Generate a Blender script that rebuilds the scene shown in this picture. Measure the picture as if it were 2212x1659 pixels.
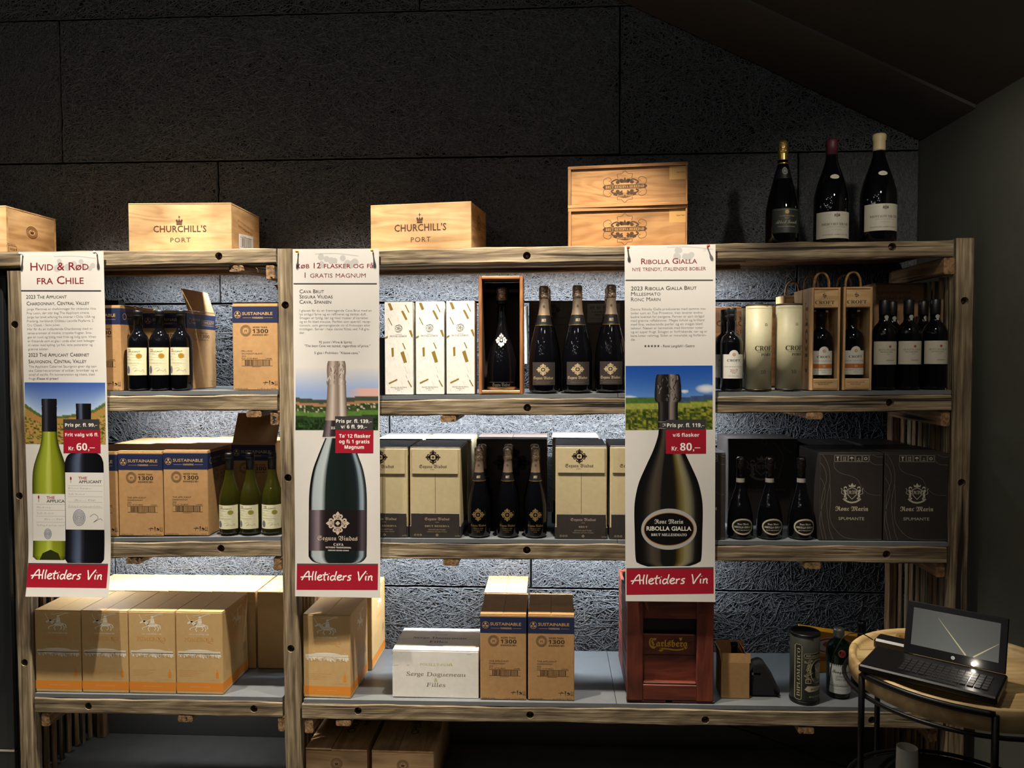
import bpy, bmesh, math, random
import numpy as np
from mathutils import Vector, Matrix, Euler
S=bpy.context.scene; COL=S.collection
for o in list(bpy.data.objects): bpy.data.objects.remove(o)
random.seed(7); rng=np.random.default_rng(7)
R=math.radians; PI=math.pi

# ------------------------------------------------------------------ camera, world, lights, exposure
F=1659.0; EYE=1.63; YAW=R(3.04); PITCH=R(-2.086); ROLL=R(-0.09)
cam=bpy.data.cameras.new('camera'); co=bpy.data.objects.new('camera',cam); COL.objects.link(co)
cam.sensor_fit='HORIZONTAL'; cam.sensor_width=36; cam.lens=F/2212*36; cam.clip_start=.05
RM=Matrix.Rotation(YAW,3,'Z')@Matrix.Rotation(PI/2+PITCH,3,'X')@Matrix.Rotation(ROLL,3,'Z')
co.matrix_world=Matrix.Translation((0,0,EYE))@RM.to_4x4(); S.camera=co
S.view_settings.view_transform='Standard'; S.view_settings.look='None'; S.view_settings.gamma=1
S.view_settings.use_curve_mapping=False; S.view_settings.exposure=0.0
w=bpy.data.worlds.new('world'); S.world=w; w.use_nodes=True
w.node_tree.nodes['Background'].inputs[0].default_value=(.55,.6,.75,1); w.node_tree.nodes['Background'].inputs[1].default_value=.012
def ray(px,py): return RM@Vector(((px-1106)/F,-(py-829.5)/F,-1))
def P(px,py,Y):
    d=ray(px,py); return Vector((d.x/d.y*Y,Y,EYE+d.z/d.y*Y))
def onz(px,py,z):
    d=ray(px,py); t=(z-EYE)/d.z; return Vector((d.x*t,d.y*t,z))
YF=2.70; YW=3.208
def light(kind,name,loc,power,color,**k):
    l=bpy.data.lights.new(name,kind); l.energy=power; l.color=color
    rot=k.pop('rot',None); aim=k.pop('aim',None)
    for a,b in k.items(): setattr(l,a,b)
    o=bpy.data.objects.new(name,l); COL.objects.link(o); o.location=loc
    if aim is not None: o.rotation_euler=(Vector(aim)-Vector(loc)).to_track_quat('-Z','Y').to_euler()
    if rot is not None: o.rotation_euler=rot
    return o
WARM=(1,.90,.76)
for x,z,pw in ((-1.75,3.45,480),(-.8,3.45,435),(.12,3.14,270)):
    light('SPOT','ceiling_and_fill_spot',(x,2.22,z),pw,WARM,spot_size=R(62),spot_blend=.5,shadow_soft_size=.03,aim=(x+.02,2.50,1.2))
light('SPOT','ceiling_and_fill_spot',(1.02,1.75,2.62),24,WARM,spot_size=R(95),spot_blend=.8,shadow_soft_size=.03,aim=(1.25,2.8,1.5))  # weak fill spot added to brighten the right end, no lamp known there
k=0
for x in (-3.1,-2.2,-1.4,-.6,.2,1.1):
    for y in (.9,-.1,-1.2,-2.4):
        k+=1
        light('POINT','room_spot',(x+.15*math.sin(k*2.3),y+.2*math.cos(k*1.7),3.0+.12*math.sin(k)),1.9,(1,.9,.76) if k%3 else (.85,.92,1),shadow_soft_size=.013)

# ------------------------------------------------------------------ materials
def lin(c):
    if isinstance(c,str): c=[int(c[i:i+2],16)/255 for i in (0,2,4)]
    return tuple((x/12.92 if x<=.04045 else ((x+.055)/1.055)**2.4) for x in c[:3])
class NT:
    def __init__(s,name):
        s.m=bpy.data.materials.new(name); s.m.use_nodes=True; s.t=s.m.node_tree; s.b=s.t.nodes['Principled BSDF']
    def n(s,t,**k):
        x=s.t.nodes.new(t)
        for a,b in k.items():
            if a[0]=='_': setattr(x,a[1:],b)
            else:
                key=int(a[1:]) if a[0]=='i' and a[1:].isdigit() else a.replace('_',' ')
                if isinstance(b,bpy.types.NodeSocket): s.t.links.new(b,x.inputs[key])
                else: x.inputs[key].default_value=b
        return x
    def set(s,**k):
        for a,b in k.items():
            a=a.replace('_',' ')
            if isinstance(b,bpy.types.NodeSocket): s.t.links.new(b,s.b.inputs[a])
            else:
                if isinstance(b,tuple) and len(b)==3: b=b+(1,)
                s.b.inputs[a].default_value=b
        return s
def flat(name,col,rough=.5,**k):
    m=NT(name); m.set(Base_Color=lin(col),Roughness=rough,**k); return m.m
def ramp(m,fac,stops):
    r=m.n('ShaderNodeValToRGB',Fac=fac); e=r.color_ramp.elements
    while len(e)<len(stops): e.new(.5)
    for q,(p,c) in zip(e,stops): q.position=p; q.color=lin(c)+(1,)
    return r.outputs['Color']
def coords(m,scale,rand=True):
    tc=m.n('ShaderNodeTexCoord'); v=tc.outputs['Object']
    if rand:
        oi=m.n('ShaderNodeObjectInfo'); mu=m.n('ShaderNodeMath',_operation='MULTIPLY',i0=oi.outputs['Random'],i1=37.0)
        cb=m.n('ShaderNodeCombineXYZ',X=mu.outputs[0],Y=mu.outputs[0],Z=mu.outputs[0])
        v=m.n('ShaderNodeVectorMath',_operation='ADD',i0=v,i1=cb.outputs[0]).outputs[0]
    mp=m.n('ShaderNodeMapping',Vector=v,Scale=scale); return mp.outputs[0]
def wood(name,stops,grain=(2.6,75,75),ring=.5,rough=.78,bump=.6,cracks=True,dark='1c140e',rs=.09):
    m=NT(name); v=coords(m,grain)
    n1=m.n('ShaderNodeTexNoise',Vector=v,Scale=1.0,Detail=7.0,Roughness=.62,Distortion=.35)
    v2=coords(m,(1.1,6,6)); n2=m.n('ShaderNodeTexNoise',Vector=v2,Scale=1.6,Detail=3.0,Distortion=ring)
    wv=m.n('ShaderNodeMath',_operation='SINE',i0=m.n('ShaderNodeMath',_operation='MULTIPLY',i0=n2.outputs[0],i1=48.0).outputs[0])
    a=m.n('ShaderNodeMath',_operation='MULTIPLY_ADD',i0=wv.outputs[0],i1=rs,i2=n1.outputs[0])
    col=ramp(m,a.outputs[0],stops)
    v3=coords(m,(3.5,3.5,3.5)); n3=m.n('ShaderNodeTexNoise',Vector=v3,Scale=1.3,Detail=3.0)
    mx=m.n('ShaderNodeMix',_data_type='RGBA',_blend_type='MULTIPLY',Factor=.55,i6=col,i7=ramp(m,n3.outputs[0],[(.3,'8a8378'),(.6,'ffffff')]))
    c=mx.outputs[2]; h=a.outputs[0]
    if cracks:
        v4=coords(m,(1.3,42,42)); n4=m.n('ShaderNodeTexNoise',Vector=v4,Scale=1.0,Detail=2.0,Distortion=.2)
        cr=m.n('ShaderNodeMapRange',Value=n4.outputs[0],i1=.30,i2=.37,i3=0.0,i4=1.0).outputs[0]
        mx2=m.n('ShaderNodeMix',_data_type='RGBA',Factor=cr,i6=lin(dark)+(1,),i7=c); c=mx2.outputs[2]
        h=m.n('ShaderNodeMath',_operation='ADD',i0=h,i1=cr).outputs[0]
    b=m.n('ShaderNodeBump',Strength=bump,Distance=.004,Height=h)
    m.set(Base_Color=c,Roughness=rough,Normal=b.outputs[0]); return m.m
def card(name,col,col2=None,rough=.8,sc=60,bump=.08):
    m=NT(name); v=coords(m,(1,1,1)); n=m.n('ShaderNodeTexNoise',Vector=v,Scale=float(sc),Detail=4.0)
    n2=m.n('ShaderNodeTexNoise',Vector=v,Scale=5.0,Detail=2.0); f=m.n('ShaderNodeMath',_operation='MULTIPLY_ADD',i0=n.outputs[0],i1=.5,i2=m.n('ShaderNodeMath',_operation='MULTIPLY',i0=n2.outputs[0],i1=.5).outputs[0])
    c=ramp(m,f.outputs[0],[(.3,col2 or col),(.65,col)]); b=m.n('ShaderNodeBump',Strength=bump,Distance=.002,Height=n2.outputs[0])
    m.set(Base_Color=c,Roughness=rough,Normal=b.outputs[0]); return m.m
def printmat(name,rough=.45,metal=0):
    m=NT(name); a=m.n('ShaderNodeVertexColor',_layer_name='ink'); m.set(Base_Color=a.outputs[0],Roughness=rough,Metallic=metal); return m.m
MW=wood('weathered timber',[(.28,'3c3228'),(.42,'6a5b46'),(.52,'87765a'),(.66,'aa9b82')],rs=.035)
MW2=wood('brown lath timber',[(.28,'3c2a1a'),(.45,'7a5c3c'),(.68,'a8855a')],rough=.7,rs=.04)
MPINE=wood('pine crate',[(.3,'a98456'),(.45,'c49d6c'),(.7,'d6b384')],grain=(1.6,16,16),ring=.5,rough=.55,bump=.12,cracks=False)
MPINE2=wood('orange pine crate',[(.3,'865830'),(.46,'a87846'),(.7,'c0905a')],grain=(1.4,14,14),ring=.9,rough=.5,bump=.12,cracks=False)
MPINE3=wood('brown crate wood',[(.3,'6d4526'),(.5,'8f5f38'),(.7,'a8744a')],grain=(1.4,14,14),rough=.6,bump=.1,cracks=False)
MRED=wood('red brown painted wood',[(.3,'481e12'),(.5,'652a1a'),(.75,'7c3a26')],grain=(2,20,20),ring=.3,rough=.5,bump=.25,cracks=False)
MTRAY=wood('tray wood',[(.3,'a98a58'),(.5,'c3a470'),(.7,'d6ba86')],grain=(2,12,12),rough=.5,bump=.1,cracks=False)
MCARD=card('kraft cardboard','b58d5c','a47c4e'); MCARDD=card('cut cardboard edge','8c6236','7a5430')
MTAN=card('tan carton','cdaa74','c39f69',rough=.6); MWHITE=card('white carton','ebe8e0','dedbd2',rough=.55)
MCREAM=card('cream carton','bfb08a','b3a37d',rough=.6); MDARK=card('dark carton','332d2b','2a2523',rough=.5); MGRYC=card('grey carton','6f6b68','65615e',rough=.5)
MPAPER=card('poster paper','d6d2cc','d2cec8',rough=.4,sc=30,bump=.03)
MBOARD=card('grey laminate board','6c7072','62666a',rough=.35,sc=25,bump=.03)
MSLAB=flat('panel core','0b0b0c',.9)
MPLAS=card('painted plaster','50534a','494c44',rough=.7,sc=40); MCEIL=card('painted ceiling','3a3632','34302c',rough=.75,sc=40); MFLOOR=card('dark concrete floor','6e6b66','5f5c58',rough=.7,sc=12)
MBLK=flat('black plastic','0c0c0d',.35); MMET=flat('black metal','121213',.38,Metallic=.6); MBOLT=flat('rusty bolt','6e4a3a',.5,Metallic=.6)
MGLASS=flat('dark bottle glass','07070a',.03,IOR=1.52); MCAB=flat('dark cabinet','1d2022',.4); MGREY=flat('grey plastic','8a8a88',.5)
m=NT('green bottle glass'); m.set(Base_Color=lin('56561c'),Roughness=.04,Transmission_Weight=.8,IOR=1.45); MGREEN=m.m
m=NT('dark green bottle glass'); m.set(Base_Color=lin('14381e'),Roughness=.04,Transmission_Weight=.85,IOR=1.4); MGREEN2=m.m
def foil(name,col,rough=.32):
    m=NT(name); v=coords(m,(1,1,1)); n=m.n('ShaderNodeTexVoronoi',Vector=v,Scale=160.0); b=m.n('ShaderNodeBump',Strength=.55,Distance=.003,Height=n.outputs[0])
    m.set(Base_Color=lin(col),Roughness=rough,Metallic=.85,Normal=b.outputs[0]); return m.m
MFOIL=foil('crumpled silver foil','c0a890'); MFOILG=foil('crumpled gold foil','c8a860'); MFOILD=foil('crumpled dark foil','35302e')
MSAT=flat('satin champagne foil','b5a08a',.35,Metallic=.75); MGOLD=flat('gold satin','c3a25a',.3,Metallic=.85); MCHROME=flat('embossed silver','cfcac0',.3,Metallic=.6)
MCAP=flat('black capsule','101012',.4); MCAPR=flat('plum wax capsule','4a1c2a',.5); MCAPC=flat('cream capsule','b9aa80',.5); MLBL=flat('label paper','d8d2b8',.6)
MPR=printmat('printed ink'); MPRG=printmat('gold print',.35,.6); MPRP=printmat('poster print',.35)
MROPE=wood('twisted rope',[(.3,'6a4a2a'),(.5,'94703f'),(.7,'b28c58')],grain=(90,90,90),bump=.8,cracks=False)
MFAB=card('black pouch fabric','15151a','101014',rough=.9,sc=200,bump=.3)
# wood wool board: matt paint over real strands
m=NT('painted wood wool'); v=coords(m,(1,1,1)); n=m.n('ShaderNodeTexNoise',Vector=v,Scale=90.0,Detail=2.0)
m.set(Base_Color=ramp(m,n.outputs[0],[(.35,'4e5256'),(.65,'66696d')]),Roughness=.8); MWOOL=m.m
MWALLD=MWOOL

# ------------------------------------------------------------------ mesh helpers
def mk(name,vs,fs,mat,parent=None,smooth=False,mats=None):
    me=bpy.data.meshes.new(name); me.from_pydata([tuple(v) for v in vs],[],[tuple(f) for f in fs])
    me.materials.append(mat)
    if smooth: me.polygons.foreach_set('use_smooth',[True]*len(me.polygons))
    o=bpy.data.objects.new(name,me); COL.objects.link(o)
    if parent: o.parent=parent
    return o
def empty(name,loc,rz=0,label=None,cat=None,group=None):
    o=bpy.data.objects.new(name,None); COL.objects.link(o); o.empty_display_size=.05
    o.location=loc; o.rotation_euler=(0,0,rz); tag(o,label,cat,group); return o
def tag(o,label=None,cat=None,group=None,kind=None):
    for a,b in (('label',label),('category',cat),('group',group),('kind',kind)):
        if b: o[a]=b
    return o
def bx(x0,x1,y0,y1,z0,z1,b=0.0):
    """box verts/faces with chamfered edges"""
    if b<=0:
        v=[(x,y,z) for x in (x0,x1) for y in (y0,y1) for z in (z0,z1)]
        return v,[(0,1,3,2),(4,6,7,5),(0,4,5,1),(2,3,7,6),(0,2,6,4),(1,5,7,3)]
    bm=bmesh.new(); bmesh.ops.create_cube(bm,size=1)
    for q in bm.verts: q.co=Vector(((x0+x1)/2+q.co.x*(x1-x0),(y0+y1)/2+q.co.y*(y1-y0),(z0+z1)/2+q.co.z*(z1-z0)))
    bmesh.ops.bevel(bm,geom=bm.edges[:],offset=b,segments=1,affect='EDGES')
    bm.verts.index_update(); r=[tuple(q.co) for q in bm.verts],[tuple(q.index for q in f.verts) for f in bm.faces]; bm.free(); return r
def join(*parts):
    V=[];Fc=[]
    for v,f in parts:
        n=len(V); V+=list(v); Fc+=[tuple(i+n for i in q) for q in f]
    return V,Fc
def box(name,x0,x1,y0,y1,z0,z1,mat,parent=None,b=.0015):
    v,f=bx(x0,x1,y0,y1,z0,z1,b); return mk(name,v,f,mat,parent)
def board(name,p0,p1,wid,th,mat,parent=None,up=(0,0,1),rough=.0,holes=(),cham=.003):
    """a sawn board from p0 to p1 (centre line); wid along up, th across; local X along the grain"""
    p0=Vector(p0);p1=Vector(p1);X=(p1-p0);L=X.length;X.normalize();Z=Vector(up);Z=(Z-X*Z.dot(X)).normalized();Y=Z.cross(X)
    n=max(2,int(L/.045)) if rough else 1
    hw,ht=wid/2,th/2; c=cham
    prof=[(-ht+c,-hw),(ht-c,-hw),(ht,-hw+c),(ht,hw-c),(ht-c,hw),(-ht+c,hw),(-ht,hw-c),(-ht,0),(-ht,-hw+c)]
    V=[];Fc=[];ph=[random.uniform(0,6) for _ in range(8)]
    for i in range(n+1):
        x=-L/2+L*i/n
        for j,(y,z) in enumerate(prof):
            dy=dz=0
            if rough:
                dz=rough*(math.sin(x*7+ph[0]+(0 if z>0 else 2))*.5+math.sin(x*23+ph[1]+(j>4)*2)*.35+random.uniform(-.35,.35))*(1 if abs(z)>.001 else 0)
                dy=rough*.5*(math.sin(x*11+ph[2])*.5+random.uniform(-.4,.4))
            V.append((x,y+dy,z+dz))
    k=len(prof)
    for i in range(n):
        for j in range(k):
            a=i*k+j;b2=i*k+(j+1)%k; Fc.append((a,a+k,b2+k,b2))
    Fc.append(tuple(range(k))); Fc.append(tuple(n*k+j for j in reversed(range(k))))
    Fc=[tuple(reversed(f)) for f in Fc]
    o=mk(name,V,Fc,mat,parent)
    M=Matrix((X,Y,Z)).transposed().to_4x4(); M.translation=(p0+p1)/2; o.matrix_local=M
    if holes:
        for h in holes:
            cv,cf=lathe([(.0,-.03),(.0135,-.03),(.0135,.03),(0,.03)],16)
            co_=mk('cut',cv,cf,mat); co_.matrix_world=(parent.matrix_basis if parent else Matrix())@M@Matrix.Translation((h[0]-L/2,-ht,h[1]))@Matrix.Rotation(PI/2,4,'X')
            md=o.modifiers.new('b','BOOLEAN'); md.object=co_; md.operation='DIFFERENCE'; md.solver='EXACT'
            bpy.context.view_layer.update()
            me=bpy.data.meshes.new_from_object(o.evaluated_get(bpy.context.evaluated_depsgraph_get()))
            o.modifiers.clear(); o.data=me; bpy.data.objects.remove(co_)
            bv,bf=lathe([(0,0),(.0075,0),(.0075,.006),(.005,.008),(0,.009)],8)
            q=mk('bolt',bv,bf,MBOLT,o); q.matrix_local=Matrix.Translation((h[0]-L/2,-ht+.024,h[1]))@Matrix.Rotation(PI/2,4,'X')
            q['label']='rusty bolt head sunk in a dark round hole'
    return o
def lathe(prof,n=32,cx=0,cy=0):
    V=[];Fc=[];rings=[]
    for r,z in prof:
        if r<1e-6: V.append((cx,cy,z)); rings.append([len(V)-1])
        else:
            s=len(V)
            V+=[(cx+r*math.cos(2*PI*i/n),cy+r*math.sin(2*PI*i/n),z) for i in range(n)]; rings.append(list(range(s,s+n)))
    for a,b in zip(rings,rings[1:]):
        for i in range(n):
            j=(i+1)%n
            if len(a)==1 and len(b)==1: continue
            if len(a)==1: Fc.append((a[0],b[j],b[i]))
            elif len(b)==1: Fc.append((a[i],a[j],b[0]))
            else: Fc.append((a[i],a[j],b[j],b[i]))
    return V,Fc
def tube(pts,r,n=8,closed=False):
    pts=[Vector(p) for p in pts]; V=[];Fc=[];N=len(pts); up=Vector((0,0,1))
    prev=None
    for i,p in enumerate(pts):
        if closed: t=pts[(i+1)%N]-pts[i-1]
        else: t=(pts[min(i+1,N-1)]-pts[max(i-1,0)])
        t.normalize()
        a=prev if prev is not None else (up if abs(t.z)<.9 else Vector((1,0,0)))
        a=(a-t*a.dot(t)).normalized(); prev=a; b=t.cross(a)
        V+=[p+(a*math.cos(2*PI*k/n)+b*math.sin(2*PI*k/n))*r for k in range(n)]
    for i in range(N if closed else N-1):
        for k in range(n):
            a=i*n+k;b=i*n+(k+1)%n;c=((i+1)%N)*n; Fc.append((a,b,c+(k+1)%n,c+k))
    if not closed: Fc.append(tuple(reversed(range(n)))); Fc.append(tuple((N-1)*n+k for k in range(n)))
    return V,Fc
def copy_tree(o,parent=None):
    c=o.copy(); COL.objects.link(c); c.parent=parent
    for ch in list(o.children): copy_tree(ch,c)
    return c
def dup(o,loc,rz=None,label=None):
    c=copy_tree(o); c.location=loc
    if rz is not None: c.rotation_euler=(0,0,rz)
    c['label']=label; return c

# ------------------------------------------------------------------ print (flat lettering and pictures on real surfaces)
STY={'S':(0x1D400,0x1D41A,0x1D7CE),'F':(0x1D56C,0x1D586,0),'B':(0x1D5D4,0x1D5EE,0x1D7EC),'C':(0x1D4D0,0x1D4EA,0)}
def sty(s,st):
    if st=='I': return ''.join(chr(0x1D434+ord(c)-65) if 'A'<=c<='Z' else (chr(0x210E) if c=='h' else chr(0x1D44E+ord(c)-97)) if 'a'<=c<='z' else c for c in s)
    if st not in STY: return s
    A,a,d=STY[st]; r=''
    for ch in s:
        if 'A'<=ch<='Z': r+=chr(A+ord(ch)-65)
        elif 'a'<=ch<='z': r+=chr(a+ord(ch)-97)
        elif '0'<=ch<='9' and d: r+=chr(d+ord(ch)-48)
        else: r+=ch
    return r
TC={}
def textmesh(s,st,sc,off,sp=1.0):
    key=(s,st,sc,off,sp)
    if key not in TC:
        c=bpy.data.curves.new('t','FONT'); c.body=sty(s,st); c.size=1; c.offset=off; c.resolution_u=2; c.space_character=sp
        if sc:
            c.small_caps_scale=.78
            for i,ch in enumerate(s):
                if ch.islower(): c.body_format[i].use_small_caps=True
        o=bpy.data.objects.new('t',c); me=bpy.data.meshes.new_from_object(o)
        n=len(me.vertices); v=np.zeros(n*3); me.vertices.foreach_get('co',v); v=v.reshape(-1,3)[:,:2].copy()
        TC[key]=(v,[tuple(p.vertices) for p in me.polygons]); bpy.data.objects.remove(o); bpy.data.curves.remove(c); bpy.data.meshes.remove(me)
    return TC[key]
EPS=.00002
class Dec:
    def __init__(s,quad,W,H):
        s.q=[np.array(p,float) for p in quad]; s.W=W; s.H=H; s.V=[];s.Fc=[];s.C=[]; s.n=0
        s.sx=W/np.linalg.norm(s.q[1]-s.q[0]); s.sy=H/np.linalg.norm(s.q[3]-s.q[0])
    def uv(s,x,y):
        x=np.atleast_1d(np.asarray(x,float)); y=np.atleast_1d(np.asarray(y,float)); TL,TR,BR,BL=s.q
        a=np.full(x.shape,.5); b=np.full(x.shape,.5)
        for _ in range(5):
            p=[TL[i]*(1-a)*(1-b)+TR[i]*a*(1-b)+BR[i]*a*b+BL[i]*(1-a)*b for i in (0,1)]
            da=[(TR[i]-TL[i])*(1-b)+(BR[i]-BL[i])*b for i in (0,1)]; db=[(BL[i]-TL[i])*(1-a)+(BR[i]-TR[i])*a for i in (0,1)]
            ex,ey=x-p[0],y-p[1]; det=da[0]*db[1]-da[1]*db[0]
            a=a+(ex*db[1]-ey*db[0])/det; b=b+(da[0]*ey-da[1]*ex)/det
        return a*s.W,(1-b)*s.H
    def add(s,u,v,faces,cols,lay):
        n=s.n; l=np.full(len(u),lay*1.0); s.V.append(np.stack([u,v,l],1)); s.n+=len(u)
        for f in faces: s.Fc.append(tuple(i+n for i in f))
        if isinstance(cols,(str,)) or (isinstance(cols,tuple) and not isinstance(cols[0],tuple)): cols=[lin(cols)]*len(u)
        s.C+=list(cols)
    def poly(s,pts,col,lay=1):
        u,v=s.uv([p[0] for p in pts],[p[1] for p in pts]); s.add(u,v,[tuple(range(len(pts)))],col,lay)
    sub=0
    def rect(s,x0,y0,x1,y1,col,lay=1,nx=1,ny=1,fn=None):
        if s.sub: ny=max(ny,int(abs(y1-y0)/s.sub)+1)
        xs,ys=np.meshgrid(np.linspace(x0,x1,nx+1),np.linspace(y0,y1,ny+1)); u,v=s.uv(xs.ravel(),ys.ravel()); k=nx+1
        fs=[(j*k+i,j*k+i+1,(j+1)*k+i+1,(j+1)*k+i) for j in range(ny) for i in range(nx)]
        if fn:
            c=[lin(fn((x-x0)/(x1-x0),(y-y0)/(y1-y0))) for x,y in zip(xs.ravel(),ys.ravel())]
        else: c=col
        s.add(u,v,fs,c,lay)
    def circ(s,x,y,r,col,lay=1,ry=None,n=20,a0=0): s.poly([(x+r*math.cos(2*PI*i/n+a0),y+(ry or r)*math.sin(2*PI*i/n+a0)) for i in range(n)],col,lay)
    def ring(s,x,y,r,w_,col,lay=1,ry=None,n=28):
        ry=ry or r; s.line([(x+r*math.cos(2*PI*i/n),y+ry*math.sin(2*PI*i/n)) for i in range(n)],w_,col,lay,True)
    def line(s,pts,w_,col,lay=1,closed=False,taper=False):
        p=np.array(pts,float); N=len(p)
        t=(np.roll(p,-1,0)-np.roll(p,1,0)) if closed else np.gradient(p,axis=0)
        L=np.maximum(np.linalg.norm(t,axis=1,keepdims=True),1e-6); t/=L; nn=np.stack([-t[:,1],t[:,0]],1)*(w_/2)
        if taper: nn*=np.linspace(1,.3,N)[:,None]
        a=p+nn;b=p-nn; u,v=s.uv(np.r_[a[:,0],b[:,0]],np.r_[a[:,1],b[:,1]])
        s.add(u,v,[(i,(i+1)%N,N+(i+1)%N,N+i) for i in range(N if closed else N-1)],col,lay)
    def text(s,t,x,y,h,col,w=None,st='',al='l',sc=False,off=0.0,lay=2,rot=0,sp=1.0,shear=0):
        if off>0 and not st and 'm' in t.lower(): off=0.0
        v,fs=textmesh(t,st,sc,off,sp)
        if not len(v): return
        v=v.copy(); ky=h/.70; x0=v[:,0].min(); v[:,0]-=x0; wd=v[:,0].max(); kx=(w/wd) if w else ky
        shear=shear-(.25 if st=='I' else 0); X=v[:,0]*kx; Y=v[:,1]*ky; X=X+Y*shear
        if al=='c': X=X-wd*kx/2
        if al=='r': X=X-wd*kx
        c,sn=math.cos(rot),math.sin(rot); X,Y=X*c-Y*sn,X*sn+Y*c
        au,av=s.uv(x,y); s.add(au[0]+X*s.sx,av[0]+Y*s.sy,fs,col,lay)
    def barcode(s,x0,y0,x1,y1,col='1a1410',frame=True,lay=2):
        if frame: s.line([(x0,y0),(x1,y0),(x1,y1),(x0,y1)],(y1-y0)*.05,col,lay,True)
        x=x0+(x1-x0)*.1; r=random.Random(5)
        while x<x1-(x1-x0)*.1:
            ww=(x1-x0)*r.choice([.006,.012,.02]); s.rect(x,y0+(y1-y0)*.06,x+ww,y1-(y1-y0)*.06,col,lay); x+=ww+(x1-x0)*r.choice([.008,.014])
    def build(s,name,mp,parent,mat=None,label=None):
        V=np.concatenate(s.V); cyl=getattr(mp,'cyl',False); vs=[tuple(a) for a in V] if cyl else [mp(a,b,c*EPS) for a,b,c in V]
        me=bpy.data.meshes.new(name); me.from_pydata(vs,[],s.Fc); me.materials.append(mat or MPR)
        at=me.color_attributes.new('ink','FLOAT_COLOR','POINT'); at.data.foreach_set('color',np.concatenate([np.array(s.C),np.ones((len(s.C),1))],1).ravel())
        if cyl:
            bm=bmesh.new(); bm.from_mesh(me)
            ax,lim=cyl if isinstance(cyl,tuple) else (0,.003)
            big=[f for f in bm.faces if max(v.co[ax] for v in f.verts)-min(v.co[ax] for v in f.verts)>lim]
            bmesh.ops.triangulate(bm,faces=big)
            for _ in range(6):
                es=[e for e in bm.edges if abs(e.verts[0].co[ax]-e.verts[1].co[ax])>lim]
                if not es: break
                bmesh.ops.subdivide_edges(bm,edges=es,cuts=1); bmesh.ops.triangulate(bm,faces=[f for f in bm.faces if len(f.verts)>4])
            for q in bm.verts: q.co=mp(q.co.x,q.co.y,q.co.z*EPS)
            bm.to_mesh(me); bm.free()
        o=bpy.data.objects.new(name,me); COL.objects.link(o); o.parent=parent
        if label: o['label']=label
        return o
def mfront(y=-.0001,x0=0,z0=0): return lambda u,v,l:(x0+u,y-l,z0+v)
def mright(x,y0=0,z0=0): return lambda u,v,l:(x+.0001+l,y0+u,z0+v)
def mleft(x,D,z0=0): return lambda u,v,l:(x-.0001-l,D-u,z0+v)
def mtop(z,x0=0,y0=0): return lambda u,v,l:(x0+u,y0+v,z+.0001+l)
def mcylp(R_,z0=0,extra=.0002):
    def f(u,v,l):
        t=(u-R_)/R_; a=math.asin(t) if abs(t)<.96 else math.copysign(math.asin(.96)+(abs(t)-.96)*1.6,t)
        return ((R_+extra+l*4)*math.sin(a),-(R_+extra+l*4)*math.cos(a),z0+v)
    f.cyl=True; return f
def mcylw(R_,wd,z0=0,rot=0,extra=.0002):
    def f(u,v,l):
        t=(u-wd/2)/R_; a=math.asin(t) if abs(t)<.97 else math.copysign(math.asin(.97)+(abs(t)-.97)*1.6,t); a+=rot
        return ((R_+extra+l*4)*math.sin(a),-(R_+extra+l*4)*math.cos(a),z0+v)
    f.cyl=True; return f
def mcyl(rf,z0,wd,rot=0,cx=0,cy=0): 
    def f(u,v,l):
        z=z0+v; r=(rf(z) if callable(rf) else rf)+.0002+l*4; a=(u-wd/2)/(rf(z0) if callable(rf) else rf)+rot
        return (cx+r*math.sin(a),cy-r*math.cos(a),z)
    f.cyl=True; return f
#SPLIT1
# ------------------------------------------------------------------ room shell
A=P(1340,0,YW); B=P(1985,300,YW); XR=B.x; ZE=B.z
SL=(A.z-B.z)/(A.x-B.x)                       # ceiling slope along the wall
def ceilz(x): return B.z+SL*(x-B.x)
def struct(name,v,f,mat,label=None):
    o=mk(name,v,f,mat); o['kind']='structure'
    if label: o['label']=label
    return o
YB=-3.2; XL=-3.6; XTOP=-.9
struct('floor',*bx(XL,XR+.1,YB,YW+.06,-.06,0),MFLOOR,'dark grey floor under the bottles rack')
zt=ceilz(XTOP)
v=[(XTOP,YB,zt),(XR+.1,YB,ceilz(XR+.1)),(XR+.1,YW+.1,ceilz(XR+.1)),(XTOP,YW+.1,zt)]
v+=[(x,y,z+.1) for x,y,z in v]+[(XL,YB,zt),(XL,YW+.1,zt),(XL,YB,zt+.1),(XL,YW+.1,zt+.1)]
struct('ceiling',v,[(0,3,2,1),(4,5,6,7),(0,1,5,4),(2,3,7,6),(1,2,6,5),(8,9,3,0),(10,4,7,11),(8,0,4,10),(9,11,7,3),(8,10,11,9)],MCEIL,'dark sloping ceiling')
struct('wall_right',*bx(XR,XR+.1,YB,YW+.06,0,ZE+.0),MPLAS,'dark grey green side wall right of the rack')
# sloping boarded band of the ceiling next to the back wall
def slope_band(y0,y1,dz):
    xs=[XTOP,XR-.002]
    v=[];
    for z_ in (dz,0): v+=[(x,y,ceilz(x)-z_) for x in xs for y in (y0,y1)]
    return v,[(0,1,3,2),(4,6,7,5),(0,4,5,1),(2,3,7,6),(0,2,6,4),(1,5,7,3)]
struct('trim_1',*slope_band(YW-.42,YW-.02,.012),card('ceiling edge board','524e48','4a4640',rough=.6,sc=30),'slightly lighter band along the sloping ceiling edge')
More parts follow.
